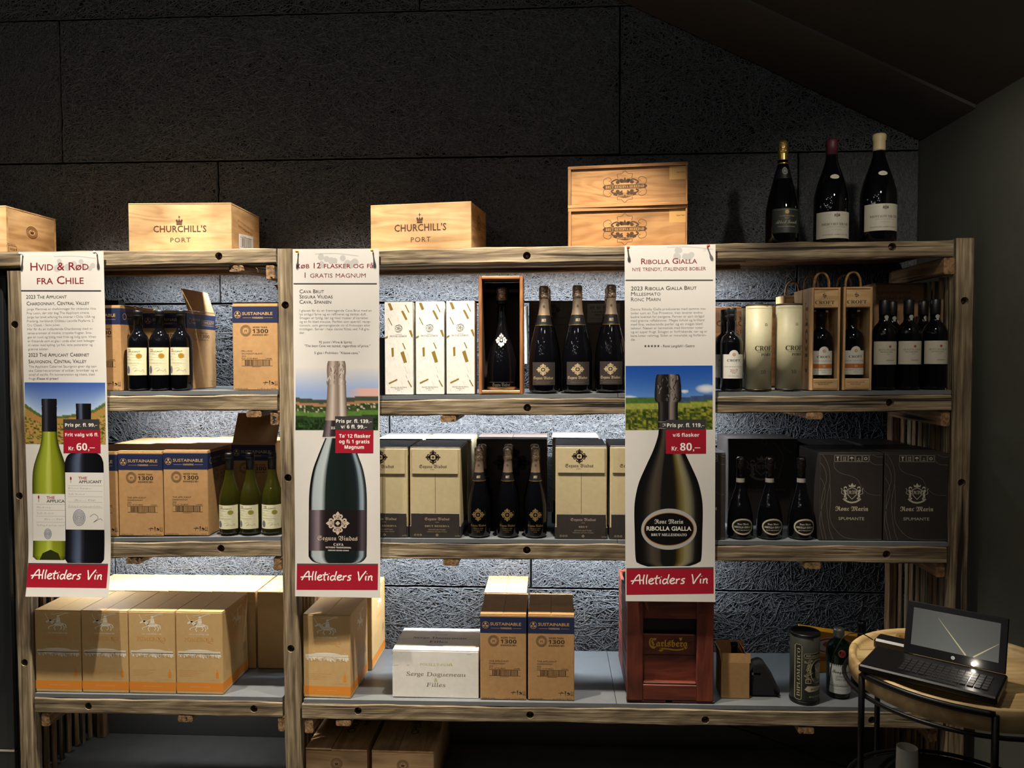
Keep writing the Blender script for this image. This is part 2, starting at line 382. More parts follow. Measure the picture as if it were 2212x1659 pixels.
# back wall: cement bonded wood wool boards
wall=struct('wall_back',*bx(XL,XR,YW+.03,YW+.06,0,zt+.05),MSLAB,'black back wall clad with wood wool boards')
def strands(x0,x1,z0,z1,n,clip=None,seed=1):
    g=np.random.default_rng(seed); K=6
    px=g.uniform(x0,x1,n); pz=g.uniform(z0,z1,n); L=g.uniform(.05,.19,n); th=g.uniform(0,2*PI,n); th=np.where(g.random(n)<.55,g.normal(0,.6,n),th)
    cu=g.normal(0,9,n); wd=g.uniform(.0010,.0019,n); dep=g.uniform(0,.011,n); ph=g.uniform(0,6,n)
    X=np.zeros((n,K));Z=np.zeros((n,K));TH=np.zeros((n,K))
    cx,cz=px.copy(),pz.copy()
    for k in range(K):
        X[:,k]=cx;Z[:,k]=cz;TH[:,k]=th; st=L/(K-1); cx=cx+np.cos(th)*st; cz=cz+np.sin(th)*st; th=th+cu*st+g.normal(0,.12,n)
    X-= (X.mean(1)-px)[:,None]; Z-=(Z.mean(1)-pz)[:,None]
    X=np.clip(X,x0+.002,x1-.002); Z=np.clip(Z,z0+.002,z1-.002)
    D=dep[:,None]+.0012*np.sin(ph[:,None]+np.arange(K)*1.3)
    nx,nz=-np.sin(TH),np.cos(TH); W=wd[:,None]
    ed=.0016
    v=np.stack([np.stack([X-nx*W,-D+ed,Z-nz*W],2),np.stack([X,-D-ed*.3,Z],2),np.stack([X+nx*W,-D+ed,Z+nz*W],2)],2)  # n,K,3,3
    if clip is not None:
        keep=clip(px,pz); v=v[keep]; n=len(v)
    base=np.arange(n)[:,None,None]*(K*3)+np.arange(K-1)[None,:,None]*3+np.arange(2)[None,None,:]
    q=np.stack([base,base+1,base+4,base+3],3).reshape(-1,4)
    me=bpy.data.meshes.new('wood_wool'); me.vertices.add(n*K*3); me.vertices.foreach_set('co',v.reshape(-1))
    me.loops.add(q.size); me.loops.foreach_set('vertex_index',q.reshape(-1).astype(np.int32)); me.polygons.add(len(q))
    me.polygons.foreach_set('loop_start',np.arange(0,q.size,4,dtype=np.int32)); me.polygons.foreach_set('loop_total',np.full(len(q),4,dtype=np.int32))
    me.polygons.foreach_set('use_smooth',np.ones(len(q),dtype=bool))
    me.update(calc_edges=True); me.materials.append(MWOOL); return me
WOOL=strands(-1.2,1.2,-.3,.3,15500,seed=3); WOOL2=strands(-1.2,1.2,-.3,.3,15500,seed=9)
def panel(x0,x1,k,var=0,clip=False):
    z1=1.63+1.424-.6*k; z0=max(z1-.6,.001); g=.0022
    if clip:
        xs=[x0+g,x1-g]; tz=[min(z1-g,ceilz(x)+.02) for x in xs]
        xm=B.x+(z1-g-.02-B.z)/SL
        pts=[(xs[0],z0+g),(xs[1],z0+g),(xs[1],max(tz[1],z0+.01))]
        if xs[0]<xm<xs[1]: pts.append((xm,z1-g))
        pts.append((xs[0],tz[0]))
        n=len(pts); v=[(x,YW+.0025,z) for x,z in pts]+[(x,YW+.03,z) for x,z in pts]
        f=[tuple(range(n)),tuple(range(2*n-1,n-1,-1))]+[(i,i+n,(i+1)%n+n,(i+1)%n) for i in range(n)]
        p=mk('wood_wool_board',v,f,MSLAB,wall)
        me=strands(x0+g,x1-g,z0+g,z1-g,int(9000*(x1-x0)/2.4),clip=lambda a,b:b<ceilz(a)+.03,seed=20+k)
        q=bpy.data.objects.new('wood_wool',me); COL.objects.link(q); q.parent=p; q.location=(0,YW,0)
    else:
        v,f=bx(x0+g,x1-g,YW+.0025,YW+.03,z0+g,z1-g,.002); p=mk('wood_wool_board',v,f,MSLAB,wall)
        q=bpy.data.objects.new('wood_wool',WOOL if var%2==0 else WOOL2); COL.objects.link(q); q.parent=p
        q.location=((x0+x1)/2,YW,(z0+z1)/2); q.scale=((x1-x0-.008)/2.4*(1 if var<2 else -1),1,(z1-z0-.008)/.6)
    q['kind']='stuff'
def sx(px,py): return P(px,py,YW).x
rows={-1:[-2.6,-.55,1.0],0:[XL,sx(134,200),sx(1339,200),XR],1:[XL,sx(-740,500),sx(475,500),sx(1722,500),XR],2:[XL,sx(-340,900),sx(842,900),sx(2080,900)],
      3:[XL,sx(-640,1230),sx(251,1230),sx(1147,1230),XR],4:[XL,sx(-420,1400),sx(640,1400),XR],5:[-3.0,-1,1,XR]}
vv=0
for k,xs in rows.items():
    for x0,x1 in zip(xs,xs[1:]):
        x1=min(x1,XR-.001); x0=max(x0,XL)
        if x1-x0<.05: continue
        clip=(1.63+1.424-.6*k)>ceilz(x1)-.02
        if k==5:
            v,f=bx(x0+.002,x1-.002,YW+.0025,YW+.03,.0,.05,.001); mk('wood_wool_board',v,f,MSLAB,wall); continue
        panel(x0,x1,k,vv%4,clip); vv+=1

struct('baseboard_back',*bx(XL,XR-.002,YW-.035,YW-.0135,.0,.20,.002),flat('grey skirting','55534f',.6),'grey skirting board at the foot of the black wall')
# ------------------------------------------------------------------ the rack
rack=empty('timber_rack',(0,YF,0),label='long rack of weathered grey brown timber beams and posts against the black wall',cat='shelf')
OY=YF
def rb(name,p0,p1,wid,th,mat=MW,rough=.0018,holes=(),up=(0,0,1),cham=.004):
    a=Vector(p0)-Vector((0,OY,0)); b=Vector(p1)-Vector((0,OY,0)); return board(name,a,b,wid,th,mat,rack,up,rough,holes,cham)
# posts: pixels of left/right edge at two heights
def post(l0,r0,y0,l1,r1,y1,holes=(),ztop=None,zbot=0.001,th=.05):
    a0=P(l0,y0,YF);a1=P(r0,y0,YF);b0=P(l1,y1,YF);b1=P(r1,y1,YF)
    wid=((a1-a0).length+(b1-b0).length)/2; top=(a0+a1)/2; bot=(b0+b1)/2
    d=(bot-top)/(bot.z-top.z); zt_=top.z if ztop is None else ztop
    T=top+d*(zt_-top.z); Bt=top+d*(zbot-top.z); T.y=Bt.y=YF+th/2
    return rb('post',T,Bt,wid,th,holes=[(T.z-P((l0+r0)/2,hy,YF).z,(random.uniform(-.002,.002))) for hy in holes],up=(1,0,0))
pL=post(14,44,585,42,74,1640,holes=(701,1071,1431))
pM=post(600,629,537,614,651,1640,holes=(659,1032,1401))
pR=post(2068,2107,514,2045,2084,1600,holes=(650,1043))
def zline(pts,Y=YF):                    # linear height of a line through photo points
    q=[P(x,y,Y) for x,y in pts]; n=len(q); mx=sum(a.x for a in q)/n; mz=sum(a.z for a in q)/n
    s=sum((a.x-mx)*(a.z-mz) for a in q)/sum((a.x-mx)**2 for a in q); return lambda x:mz+s*(x-mx)
def px2x(px,py,Y=YF): return P(px,py,Y).x
XLL=px2x(46,900); XML=px2x(600,900); XMR=px2x(641,900); XRR=px2x(2059,900)
BT={}                                   # beam top lines
BT['tL']=zline([(0,545),(235,540),(597,537)]); BT['tR']=zline([(830,537),(1350,532),(1560,527),(2060,517)])
BT['1L']=zline([(235,855),(600,853)]); BT['1R']=zline([(820,864),(1350,861),(1550,857),(2050,852)])
BT['2L']=zline([(240,1172),(600,1169)]); BT['2R']=zline([(820,1173),(1350,1177),(1550,1179),(2050,1182)])
BT['3L']=zline([(75,1508),(610,1517)]); BT['3R']=zline([(655,1522),(1000,1525),(1560,1534),(1900,1540)])
TH={'1L':.0145,'1R':.0145,'2L':.0145,'2R':.0145,'3L':.0145,'3R':.0145}
HB=.057
def beam(key,x0,x1,holes,hb=HB,mat=MW,rough=.003):
    f=BT[key]; a=Vector((x0,YF+.027,f(x0)-hb/2)); b=Vector((x1,YF+.027,f(x1)-hb/2))
    return rb('beam',a,b,hb,.05,mat=mat,rough=rough,holes=[(P(hx,hy,YF).x-x0,P(hx,hy,YF).z-(f(P(hx,hy,YF).x)-hb/2)) for hx,hy in holes])
beam('tL',px2x(-170,560),px2x(597,560)-.002,[(472,553)],.055)
beam('tR',px2x(634,560),px2x(2063,560)-.004,[(1138,552),(1928,533)],.055)
beam('1L',XLL+.012,XML-.002,[(40,872)][:0]); beam('1R',XMR+.004,XRR-.006,[(1139,881),(1923,870)])
beam('2L',XLL+.016,XML+.004,[(477,1185)]); beam('2R',XMR+.006,XRR-.012,[(1138,1189),(1916,1198)])
beam('3L',px2x(74,1520),px2x(611,1520)-.003,[(190,1526),(548,1532)],.056); beam('3R',px2x(652,1540),px2x(2040,1540)-.003,[(773,1536),(1145,1545),(1524,1556),(1885,1557)],.056)
YBK=3.12
# shelf boards
def shelf_board(key,x0,x1,y1=YW-.016,n=1):
    f=BT[key]; t=TH[key]
    for i in range(n):
        a=x0+(x1-x0)*i/n+.001; b=x0+(x1-x0)*(i+1)/n-.001; c=.001
        v=[(a,.006,f(a)+c),(b,.006,f(b)+c),(b,y1-OY,f(b)+c),(a,y1-OY,f(a)+c)]; v+=[(x,y,z+t) for x,y,z in v]
        mk('shelf_board',v,[(0,3,2,1),(4,5,6,7),(0,1,5,4),(1,2,6,5),(2,3,7,6),(3,0,4,7)],MBOARD,rack)
shelf_board('1L',XLL+.02,XML+.0); shelf_board('1R',XMR+.006,XRR-.004,n=2)
shelf_board('2L',XLL+.02,XML+.004); shelf_board('2R',XMR+.008,XRR-.006,n=2)
shelf_board('3L',px2x(70,1510)+.005,px2x(612,1510)-.004,y1=YW-.05); shelf_board('3R',px2x(652,1510)+.004,px2x(2045,1510)-.006,n=2)
def zs(key,x): return max(BT[key](x-.04),BT[key](x+.27))+.001+TH[key]+.0004      # standing height on a shelf
# top planks along X
for key,x0,x1 in (('tL',px2x(-170,560),XML-.01),('tR',XMR+.01,XRR+.02)):
    f=BT[key]
    for i,(y0,y1) in enumerate(((YF+.06,YF+.165),(YF+.17,YF+.285),(YF+.29,YF+.395),(YF+.40,YW-.02))):
        rb('plank',((x0),(y0+y1)/2,f(x0)-.012),((x1),(y0+y1)/2,f(x1)-.012),.020,(y1-y0),mat=MW2,rough=.0015)
# shield lath and light strips
YSH=2.995
for key,px0,px1,pw in (('tL',90,598,1),('tR',640,1640,1),('1L',120,602,1),('1R',645,1590,1),('2L',150,606,1),('2R',650,1560,1),('3L',215,600,1)):  # strip under the bottom left shelf is added to brighten the wall foot
    f=BT[key]; x0,x1=px2x(px0,800),px2x(px1,800)
    hb={'t':.060}.get(key[0],.054); zb=[f(x0)-hb,f(x1)-hb]
    wl=.037 if key[0]=='t' else .0535
    rb('lath',(x0,YSH,zb[0]+wl/2),(x1,YSH,zb[1]+wl/2),wl,.018,mat=MW2,rough=.001)
    if key[0]=='t': rb('lath',(x0,YSH-.07,zb[0]+.016+.012),(x1,YSH-.07,zb[1]+.016+.012),.022,.06,mat=MW2,rough=.001)
    xs0=px2x({'tL':300,'1L':300,'2L':180,'3L':240}.get(key,px0+8),800,3.02)
    xs1=px2x({'tL':585,'1L':585,'2L':590,'3L':592,'tR':1600,'1R':1560,'2R':1530}[key],800,3.02)
    zc=(zb[0]+zb[1])/2+(.030 if key[0]=='t' else .046); st=box('light_and_fill_strip',xs0,xs1,YSH+.0105-OY,YSH+.020-OY,zc,zc+.003,MGREY,rack,0)
    st['label']='thin strip light behind the lath'
    l=light('AREA','shelf_and_fill_strip_light',((xs0+xs1)/2,YSH+.0165,zc-.001),(xs1-xs0)*{'tL':13,'tR':15,'1L':15,'1R':16,'2L':16,'2R':15,'3L':.9}[key],(.86,.93,1.0),shape='RECTANGLE',size=xs1-xs0,size_y=.006,rot=(R(0),0,0))
# depth rungs beside the posts
def rung(px,key,y0,y1=YBK,w=.030,h=.050,mat=MW2,dz=0,skew=0):
    f=BT[key]; x=px2x(px,900); z=f(x)-HB-h/2-.001+dz
    rb('rung',(x,YF+y0,z),(x+skew,y1,z),h,w,mat=mat,rough=.0012)
for k_ in ('tL','1L','2L','3L'): rung({'tL':590,'1L':595,'2L':598,'3L':603}[k_]-3,k_,.004)
for k_ in ('1L','2L','3L'): rung({'3L':81}.get(k_,62),k_,.004)
for k_ in ('1R','2R','3R'): rung(659,k_,.004)
for k_,p_ in (('1R',2046),('2R',2041),('3R',2030)): rung(p_,k_,.012)
rung(2048,'tR',.012,h=.056,w=.036)
def crossl(px,key,w=.055,h=.022,y0=.002,skew=0):
    f=BT[key]; x=px2x(px,900); z=f(x)-HB-h/2-.001
    rb('cross_lath',(x,YF+y0,z),(x+skew,2.98,z),h,w,mat=MW2,rough=.001)
for px_,k_ in ((512,'tL'),(548,'1L'),(281,'2L'),(388,'3L'),(968,'1R'),(972,'2R'),(735,'3R'),(1760,'1R'),(1760,'2R'),(1750,'3R')):
    crossl(px_,k_,skew=.09 if px_==512 else 0)
# back posts and slatted sides
def slats(xf,z0,z1,n=9,skip=()):
    for i in range(n):
        if i in skip: continue
        y=YF+.085+i*.046; zz0=z0+random.uniform(-.01,.01); dx=random.uniform(-.003,.003)
        rb('slat',(xf+dx,y,z1+random.uniform(-.02,.0)),(xf+dx,y,zz0),.012,.024,mat=MW2 if i%3 else MW,rough=.001,up=(1,0,0))
slats(px2x(2064,900)+.01,.02,EYE+.28); slats(px2x(38,900)-.012,.02,EYE+.26); slats(px2x(621,900)+.004,.02,EYE+.26)
for xx in (px2x(2064,900)-.012,px2x(38,900)+.02,px2x(621,900)):
    rb('post',(xx,YBK+.03,EYE+.33),(xx,YBK+.03,.002),.035,.04,mat=MW2,up=(1,0,0))
#SPLIT2
# ------------------------------------------------------------------ cartons
INK='2b221c'; NAVY='1e2748'
def carton(label,pos,W,D,H,mat,rz=0,group=None,name='wine_carton',flaps='lr',b=.002,base=None):
    r=empty(name,pos,rz,label,'box',group)
    th=.003
    box('body',0,W,0,D,0,H-th*(1 if flaps else 0),mat,r,b)
    if flaps=='lr':
        for a,c in ((.0005,W/2-.0008),(W/2+.0008,W-.0005)): box('flap',a,c,.001,D-.001,H-th+.0003,H,mat,r,.0006)
    elif flaps=='fb':
        for a,c in ((.0005,D/2-.0008),(D/2+.0008,D-.0005)): box('flap',.001,W-.001,a,c,H-th+.0003,H,mat,r,.0006)
    return r
def part(r,name): return [c for c in r.children if c.name.split('.')[0]==name][0]
# ---- kraft carton with blue band: front drawn in the pixels of one close view
APQ=[(688,362),(1168,362),(1212,1252),(708,1258)]
def apfront(r,W,H,kind='c'):
    D=Dec([(0,0),(500,0),(500,900),(0,900)],W,H)
    D.rect(0,22,500,194,NAVY,1)
    c='c39a5f'
    D.ring(58,108,36,3.2,c,2); D.circ(58,92,12,c,2); D.circ(40,116,9,c,2); D.circ(74,118,10,c,2); D.line([(58,100),(54,128),(66,140)],3,c,2); D.line([(40,118),(34,134)],3,c,2)
    D.text('SUSTAINABLE',110,112,31,c,w=335,off=.012); D.text('FARMING',282,150,17,c,w=118,al='c',st='B')
    D.line([(116,142),(212,142)],2.5,c,2); D.line([(352,142),(446,142)],2.5,c,2)
    D.ring(146,276,58,4,INK,1); D.ring(146,276,47,9,'6b5238',1,n=22); D.ring(146,276,36,3,INK,1)
    for k in range(18):
        a=k*PI/9; D.circ(146+48*math.cos(a),276+48*math.sin(a),3.2,INK,2,n=6)
    D.text('M',146,292,26,INK,al='c',off=.01)
    D.text('MORE THAN',226,250,17,INK,w=158,st='B'); D.text('1300',220,301,40,INK,w=175,st='B'); D.text('AWARDS 90+',220,330,18,INK,w=176,st='B')
    if kind=='c': L=[('THE APPLICANT',212),('CHARDONNAY',175),('2023',44)]
    elif kind=='s': L=[('PELUSAS',118),('SAUVIGNON BLANC',232),('2023',46)]
    else: L=[('THE APPLICANT',212),('CABERNET SAUVIGNON',215),('2023',44)]
    for i,(t,w_) in enumerate(L): D.text(t,98,498+27*i,16,INK,w=w_)
    D.text('P/O: N°23-8063',98,573,12,INK,w=176); D.text('L23285',362,573,11,INK,w=70)
    D.barcode(98,582,438,646); D.line([(210,656),(310,656)],3,INK,2)
    # handling marks
    D.line([(330,822),(392,822)],5,INK,2); D.line([(360,805),(352,845)],5,INK,2); D.line([(375,812),(366,822)],5,INK,2)
    D.poly([(398,800),(412,800),(408,838),(402,838)],INK,2); D.circ(405,846,4,INK,2,n=8)
    D.circ(432,822,10,INK,2,n=8); D.circ(446,828,9,INK,2,n=8); D.line([(420,842),(452,838)],4,INK,2)
    D.line([(458,846),(492,846)],4,INK,2); D.line([(466,844),(466,804)],5,INK,2); D.line([(484,844),(484,804)],5,INK,2)
    D.text('WINE OF CHILE',20,892,13,INK,w=140); D.text('6 x 75 CL / 6 x 750 ML',270,892,13,INK,w=210)
    return D
def apside(r,Dp,W,H):
    D=Dec([(0,0),(700,0),(700,900),(0,900)],Dp,H)
    D.rect(0,22,700,194,NAVY,1); c='b9935d'
    D.ring(80,108,32,5,c,2); D.text('CHILEAN WINES',130,100,26,c,w=180); D.text('FAMILY',130,140,22,c,w=90)
    D.text('COMMUNITY',350,138,38,c,w=300,off=.012); D.line([(340,88),(665,88),(665,150),(340,150)],4,c,2,True)
    D.ring(200,276,58,5,INK,1); D.ring(200,276,42,4,INK,1); D.text('M',200,292,26,INK,al='c')
    D.text('MORE THAN',300,250,16,INK,w=200,st='B'); D.text('1300',300,300,38,INK,w=240,st='B'); D.text('AWARDS 90+',300,330,16,INK,w=230,st='B')
    D.text('75CL',560,832,20,INK); D.text('0.75L',560,870,20,INK); D.text('6 x 75 CL',40,890,16,INK)
    return D
APW=.166;APD=.245;APH=.312
def applicant(label,pos,rz=0,kind='c',group=None,W=APW,H=APH,side=True):
    r=carton(label,pos,W,APD,H,MCARD,rz,group); b=part(r,'body')
    apfront(r,W,H-.003,kind).build('print',mfront(),b)
    if side: apside(r,APD,W,H-.003).build('print',mright(W),b)
    return r
# ---- tan carton with orange band
def rider(D,cx,dy,k,W_):
    f=lambda pts:[(cx+(x-200)*k,dy+y) for x,y in pts]
    D.poly(f([(158,150),(176,132),(224,130),(250,142),(252,160),(230,172),(180,172)]),W_,1); D.poly(f([(160,158),(182,136),(146,98),(122,102)]),W_,1); D.poly(f([(148,92),(124,98),(98,124),(106,136),(132,120),(150,112)]),W_,1)
    for p,w_ in (([(168,164),(140,176),(120,190),(128,208)],8),([(182,168),(170,196),(182,224)],8),([(226,166),(238,192),(222,216)],8),([(246,160),(262,190),(252,222)],8),([(248,144),(272,158),(276,192)],9),([(128,112),(100,50),(96,30)],4),([(216,52),(262,30),(300,24)],6),([(150,40),(220,28),(290,14)],4),([(206,88),(176,96),(160,112)],8),([(212,128),(196,156),(204,170)],7)): D.line(f(p),w_*k,W_,2)
    D.poly(f([(188,134),(228,134),(222,76),(196,72)]),W_,1); D.circ(cx+8*k,dy+58,12*k,W_,1,n=9)
    for p in ([(196,90),(220,92)],[(176,146),(236,146)],[(150,120),(166,142)]): D.line(f(p),3*k,'b89a68',3)
def pomfront(D,small=False):
    W_='efe6d2'; OR='e08a2c'; O2='d6944a'
    D.rect(0,810,400,905,OR,1)
    rider(D,200,0,1.0,W_)
    D.text('LES COSTIÈRES DE',200,262,16,W_,w=175,al='c',st='S'); D.text('POMEROLS',200,332,42,O2,w=255,al='c',st='I')
    D.line([(262,300),(276,340),(310,360)],5,O2,2)
    r_=random.Random(3)
    for i in range(34):                      # vineyard landscape print
        x=22+i*10.6; h=r_.uniform(22,66); D.poly([(x,470),(x+11,470),(x+11+r_.uniform(-6,6),470+h),(x+r_.uniform(-6,6),470+h*.8)],W_,1)
    D.rect(18,448,382,478,W_,1); D.poly([(60,446),(130,430),(200,426),(270,432),(320,446)],W_,1)
    for i in range(26):
        x=25+i*14; D.line([(x,456+r_.uniform(0,6)),(x+14,458+r_.uniform(-3,3))],2.5,'b89a68',2)
    for i in range(9): D.line([(215+ (i-4)*8,482),(215+(i-4)*38,530)],3.2,'c0a068',2)
    for x,y in ((92,420),(108,430),(350,432)): D.line([(x-7,y-5),(x,y),(x+7,y-6)],2.5,W_,1)
    for i in range(5): D.line([(22,668+i*16),(22+(215,150,190,140,120)[i],668+i*16)],4.2,'d9a868',1)
    D.rect(338,690,362,755,OR,1); D.rect(346,658,354,692,OR,1)
    D.text('6 x 750 ML',372,782,12,'d9a868',w=105,al='r'); D.text('CÔTES DE THAU COUNTRY ROSÉ',200,864,12,'f0b878',w=170,al='c')
PW=.1755;PD=.232;PH=.307
def pomerols(label,pos,rz=0,group=None,side=True,front=True):
    r=carton(label,pos,PW,PD,PH,MTAN,rz,group); b=part(r,'body')
    if front:
        D=Dec([(0,0),(400,0),(400,940),(0,940)],PW,PH-.003); pomfront(D); D.build('print',mfront(),b)
    if side:
        D=Dec([(0,0),(520,0),(520,940),(0,940)],PD,PH-.003); D.rect(0,810,520,905,'e08a2c',1)
        W_='efe6d2'
        rider(D,300,60,1.0,W_)
        D.text('POMEROLS',290,392,34,'d6944a',w=230,al='c',st='S'); D.rect(400,560,470,650,'a98a5c',1)
        for i in range(7): D.line([(60,560+i*22),(60+(250,200,230,180,240,160,210)[i],560+i*22)],5,'a98a5c',1)
        D.build('print',mright(PW),b)
    return r
# ---- bottom shelf, left bay
def at3(px,key='3L',Y=YF+.02,dx=0):
    x=px2x(px,1500,Y); return x
xs=[at3(79),at3(177),at3(286),at3(396)]
nm=['leftmost of the front row, its top flap dented','second from the left in the front row','third from the left in the front row','rightmost of the front row, its side in shadow']
g_p='tan cartons with orange band on the bottom left shelf'
for i,x in enumerate(xs):
    x=xs[0]+i*(PW+.0035)
    pomerols('tan wine carton with orange band, '+nm[i],(x,YF+.018,zs('3L',x)),0,g_p,side=(i==3))
for i in range(5):
    x=xs[0]+.03+i*(PW+.003)
    if i==4: x=px2x(566,1440,2.965)-PW+PW+.004 if False else xs[0]+.035+4*(PW+.003)
    o=pomerols('tan wine carton with orange band in the back row, '+['behind the leftmost front one','second from the left','third from the left','fourth from the left','rightmost, side lit'][i],(x,YF+.018+PD+.006,zs('3L',x)),0,g_p,side=(i==4),front=False)
# bottom shelf, right bay
x=px2x(647,1510,YF+.02)
pomerols('single tan wine carton with orange band in front, right of the middle post',(x+.016,YF+.02,zs('3R',x)),R(-1.5),'tan cartons right of the middle post')
x2=px2x(797,1450,YF+.26)-PW
pomerols('tan wine carton with orange band behind the single one right of the middle post',(x2+.012,YF+.268,zs('3R',x2)),0,'tan cartons right of the middle post',front=False)
# white carton
x=px2x(848,1500,YF+.03); Wd=px2x(1034,1500,YF+.03)-x; Hs=.175
r=carton('low white wine carton with green and grey lettering beside the kraft cartons',(x,YF+.03,zs('3R',x)),Wd,.225,Hs,MWHITE,flaps='fb'); b=part(r,'body')
D=Dec([(180,842),(865,842),(865,1245),(176,1245)],Wd,Hs-.003)
D.text('POUILLY-FUMÉ',398,968,20,'a9b855',w=262,st='I'); D.text('Serge Dagueneau',290,1058,34,'766b5e',w=474,st='I')
D.text('&',525,1106,34,'b4bd58',al='c'); D.text('Filles',448,1150,34,'766b5e',w=156,st='I')
for q in ((195,900,205,902),(192,968,226,970),(296,965,314,967),(240,862,260,863),(770,865,810,867)): D.rect(*q,'a8a296',2)
D.build('print',mfront(),b)
D=Dec([(0,0),(685,0),(685,460),(0,460)],Wd,.225); D.text('Serge Dagueneau',342,230,40,'5d554c',w=440,al='c',st='S'); D.text('Filles',342,310,40,'5d554c',w=150,al='c',st='S'); D.text('DOMAINE',342,150,16,'84796c',al='c')
D.build('print',mtop(Hs),b)
# kraft cartons bottom right
def ap_at(pxl,key,Y,label,**k):
    x=px2x(pxl,1300,Y); return applicant(label,(x,Y,zs(key,x)),**k)
ap_at(1037,'3R',YF+.022,'kraft wine carton with dark blue band beside the white carton',group='kraft cartons on the bottom right shelf')
ap_at(1140.5,'3R',YF+.022,'kraft wine carton with dark blue band, rightmost of the bottom shelf pair',group='kraft cartons on the bottom right shelf')
ap_at(1046,'3R',YF+.022+APD+.006,'kraft wine carton standing behind the pair of kraft cartons on the bottom shelf',group='kraft cartons on the bottom right shelf')
# middle shelf, left bay
g='kraft cartons on the middle left shelf'
x0=px2x(258,1150,YF+.018)
for i,t in ((-1,'half hidden behind the left poster'),(0,'in the middle of the front row'),(1,'rightmost of the front row, beside the white wine bottles')):
    x=x0+i*(APW+.0035); applicant('kraft wine carton with blue band '+t,(x,YF+.018,zs('2L',x)),group=g)
for i,t in ((-1,'leftmost'),(0,'middle'),(1,'rightmost')):
    x=x0+.004+i*(APW+.0035); applicant('kraft wine carton in the back row of the middle left shelf, '+t,(x,YF+.024+APD,zs('2L',x)),group=g,side=False,H=APH)
def opencarton(label,pos,W,D_,H,mat,inner,group=None,rz=0,cutz=.0,flap=None,name='open_carton'):
    """display carton: back, sides, low front lip, open top"""
    r=empty(name,pos,rz,label,'box',group); t=.004
    v,f=join(bx(0,W,D_-t,D_,0,H),bx(0,t,0,D_-t,0,H),bx(W-t,W,0,D_-t,0,H),bx(t,W-t,0,D_-t,0,t))
    mk('body',v,f,mat,r); return r
# upright full carton behind the white wine bottles with its flap up
x=px2x(506,1150,2.90); Y=2.885
r=carton('open kraft carton with dark blue band and raised flap behind the white wine bottles',(x,Y,zs('2L',x)),.172,.22,.318,MCARD,flaps=None,name='open_carton'); b=part(r,'body')
apfront(r,.172,.318).build('print',mfront(),b)
fl=box('flap',0,.172,0,.004,0,.125,MCARD,r,.0005); fl.location=(0.0,.01,.318); fl.rotation_euler=(R(-28),0,0)
# top left bay
x=px2x(262,800,YF+.02)-APW
applicant('kraft wine carton with dark blue band half hidden by the left poster, top shelf',(x,YF+.02,zs('1L',x)))
x=px2x(402,800,YF+.075)-APW
r=applicant('open kraft carton with blue band and raised side flap behind the red wine bottles',(x,YF+.085,zs('1L',x)),kind='k',H=.295)
r.name='open_carton'
fl=box('flap',0,.004,.02,.235,0,.085,MCARD,r,.0005); fl.location=(APW-.004,0,.296); fl.rotation_euler=(0,R(-18),0)
x=px2x(503,800,YF+.02)
r=applicant('kraft wine carton with dark blue band beside the middle post, top left shelf',(x,YF+.022,zs('1L',x)),kind='s')
fl=box('flap',0,.004,.0,.10,0,.09,MCARDD,r,.0005); fl.location=(APW-.006,.12,APH+.001); fl.rotation_euler=(0,R(-32),0)
box('black_case',0,.055,0,.05,0,.022,MBLK,None,.002)
o=bpy.data.objects['black_case']; xx=px2x(224,650,YF+.1); o.location=(xx,YF+.1,zs('1L',xx)+APH+.0012); tag(o,'small black case lying on the half hidden kraft carton at top left','case')

# ---- cream cartons with dark tray (middle right shelf)
def flower(D,cx,cy,r,col,lay=2,hole=None,ry=None):
    ry=ry or r; q=ry/r
    for k in range(4):
        a=k*PI/2; c,s=math.cos(a),math.sin(a)
        f=lambda u,v:(cx+(u*c-v*s)*r,cy+(u*s+v*c)*r*q)
        D.poly([f(.62,-.17),f(.80,-.16),f(1.0,0),f(.80,.16),f(.62,.17)],col,lay)
        D.line([f(.3,0),f(.64,0)],r*.24,col,lay)
    for k in range(8):
        a=PI/8+k*PI/4; D.circ(cx+.62*r*math.cos(a),cy+.62*r*q*math.sin(a),r*.19,col,lay,ry=r*.19*q,n=10)
    D.ring(cx,cy,r*.42,r*.16,col,lay,ry=r*.42*q,n=20); D.circ(cx,cy,r*.2,col,lay,ry=r*.2*q,n=4)
    if hole:
        for k in range(8):
            a=PI/8+k*PI/4; D.circ(cx+.6*r*math.cos(a),cy+.6*r*q*math.sin(a),r*.07,hole,lay+1,ry=r*.07*q,n=6)
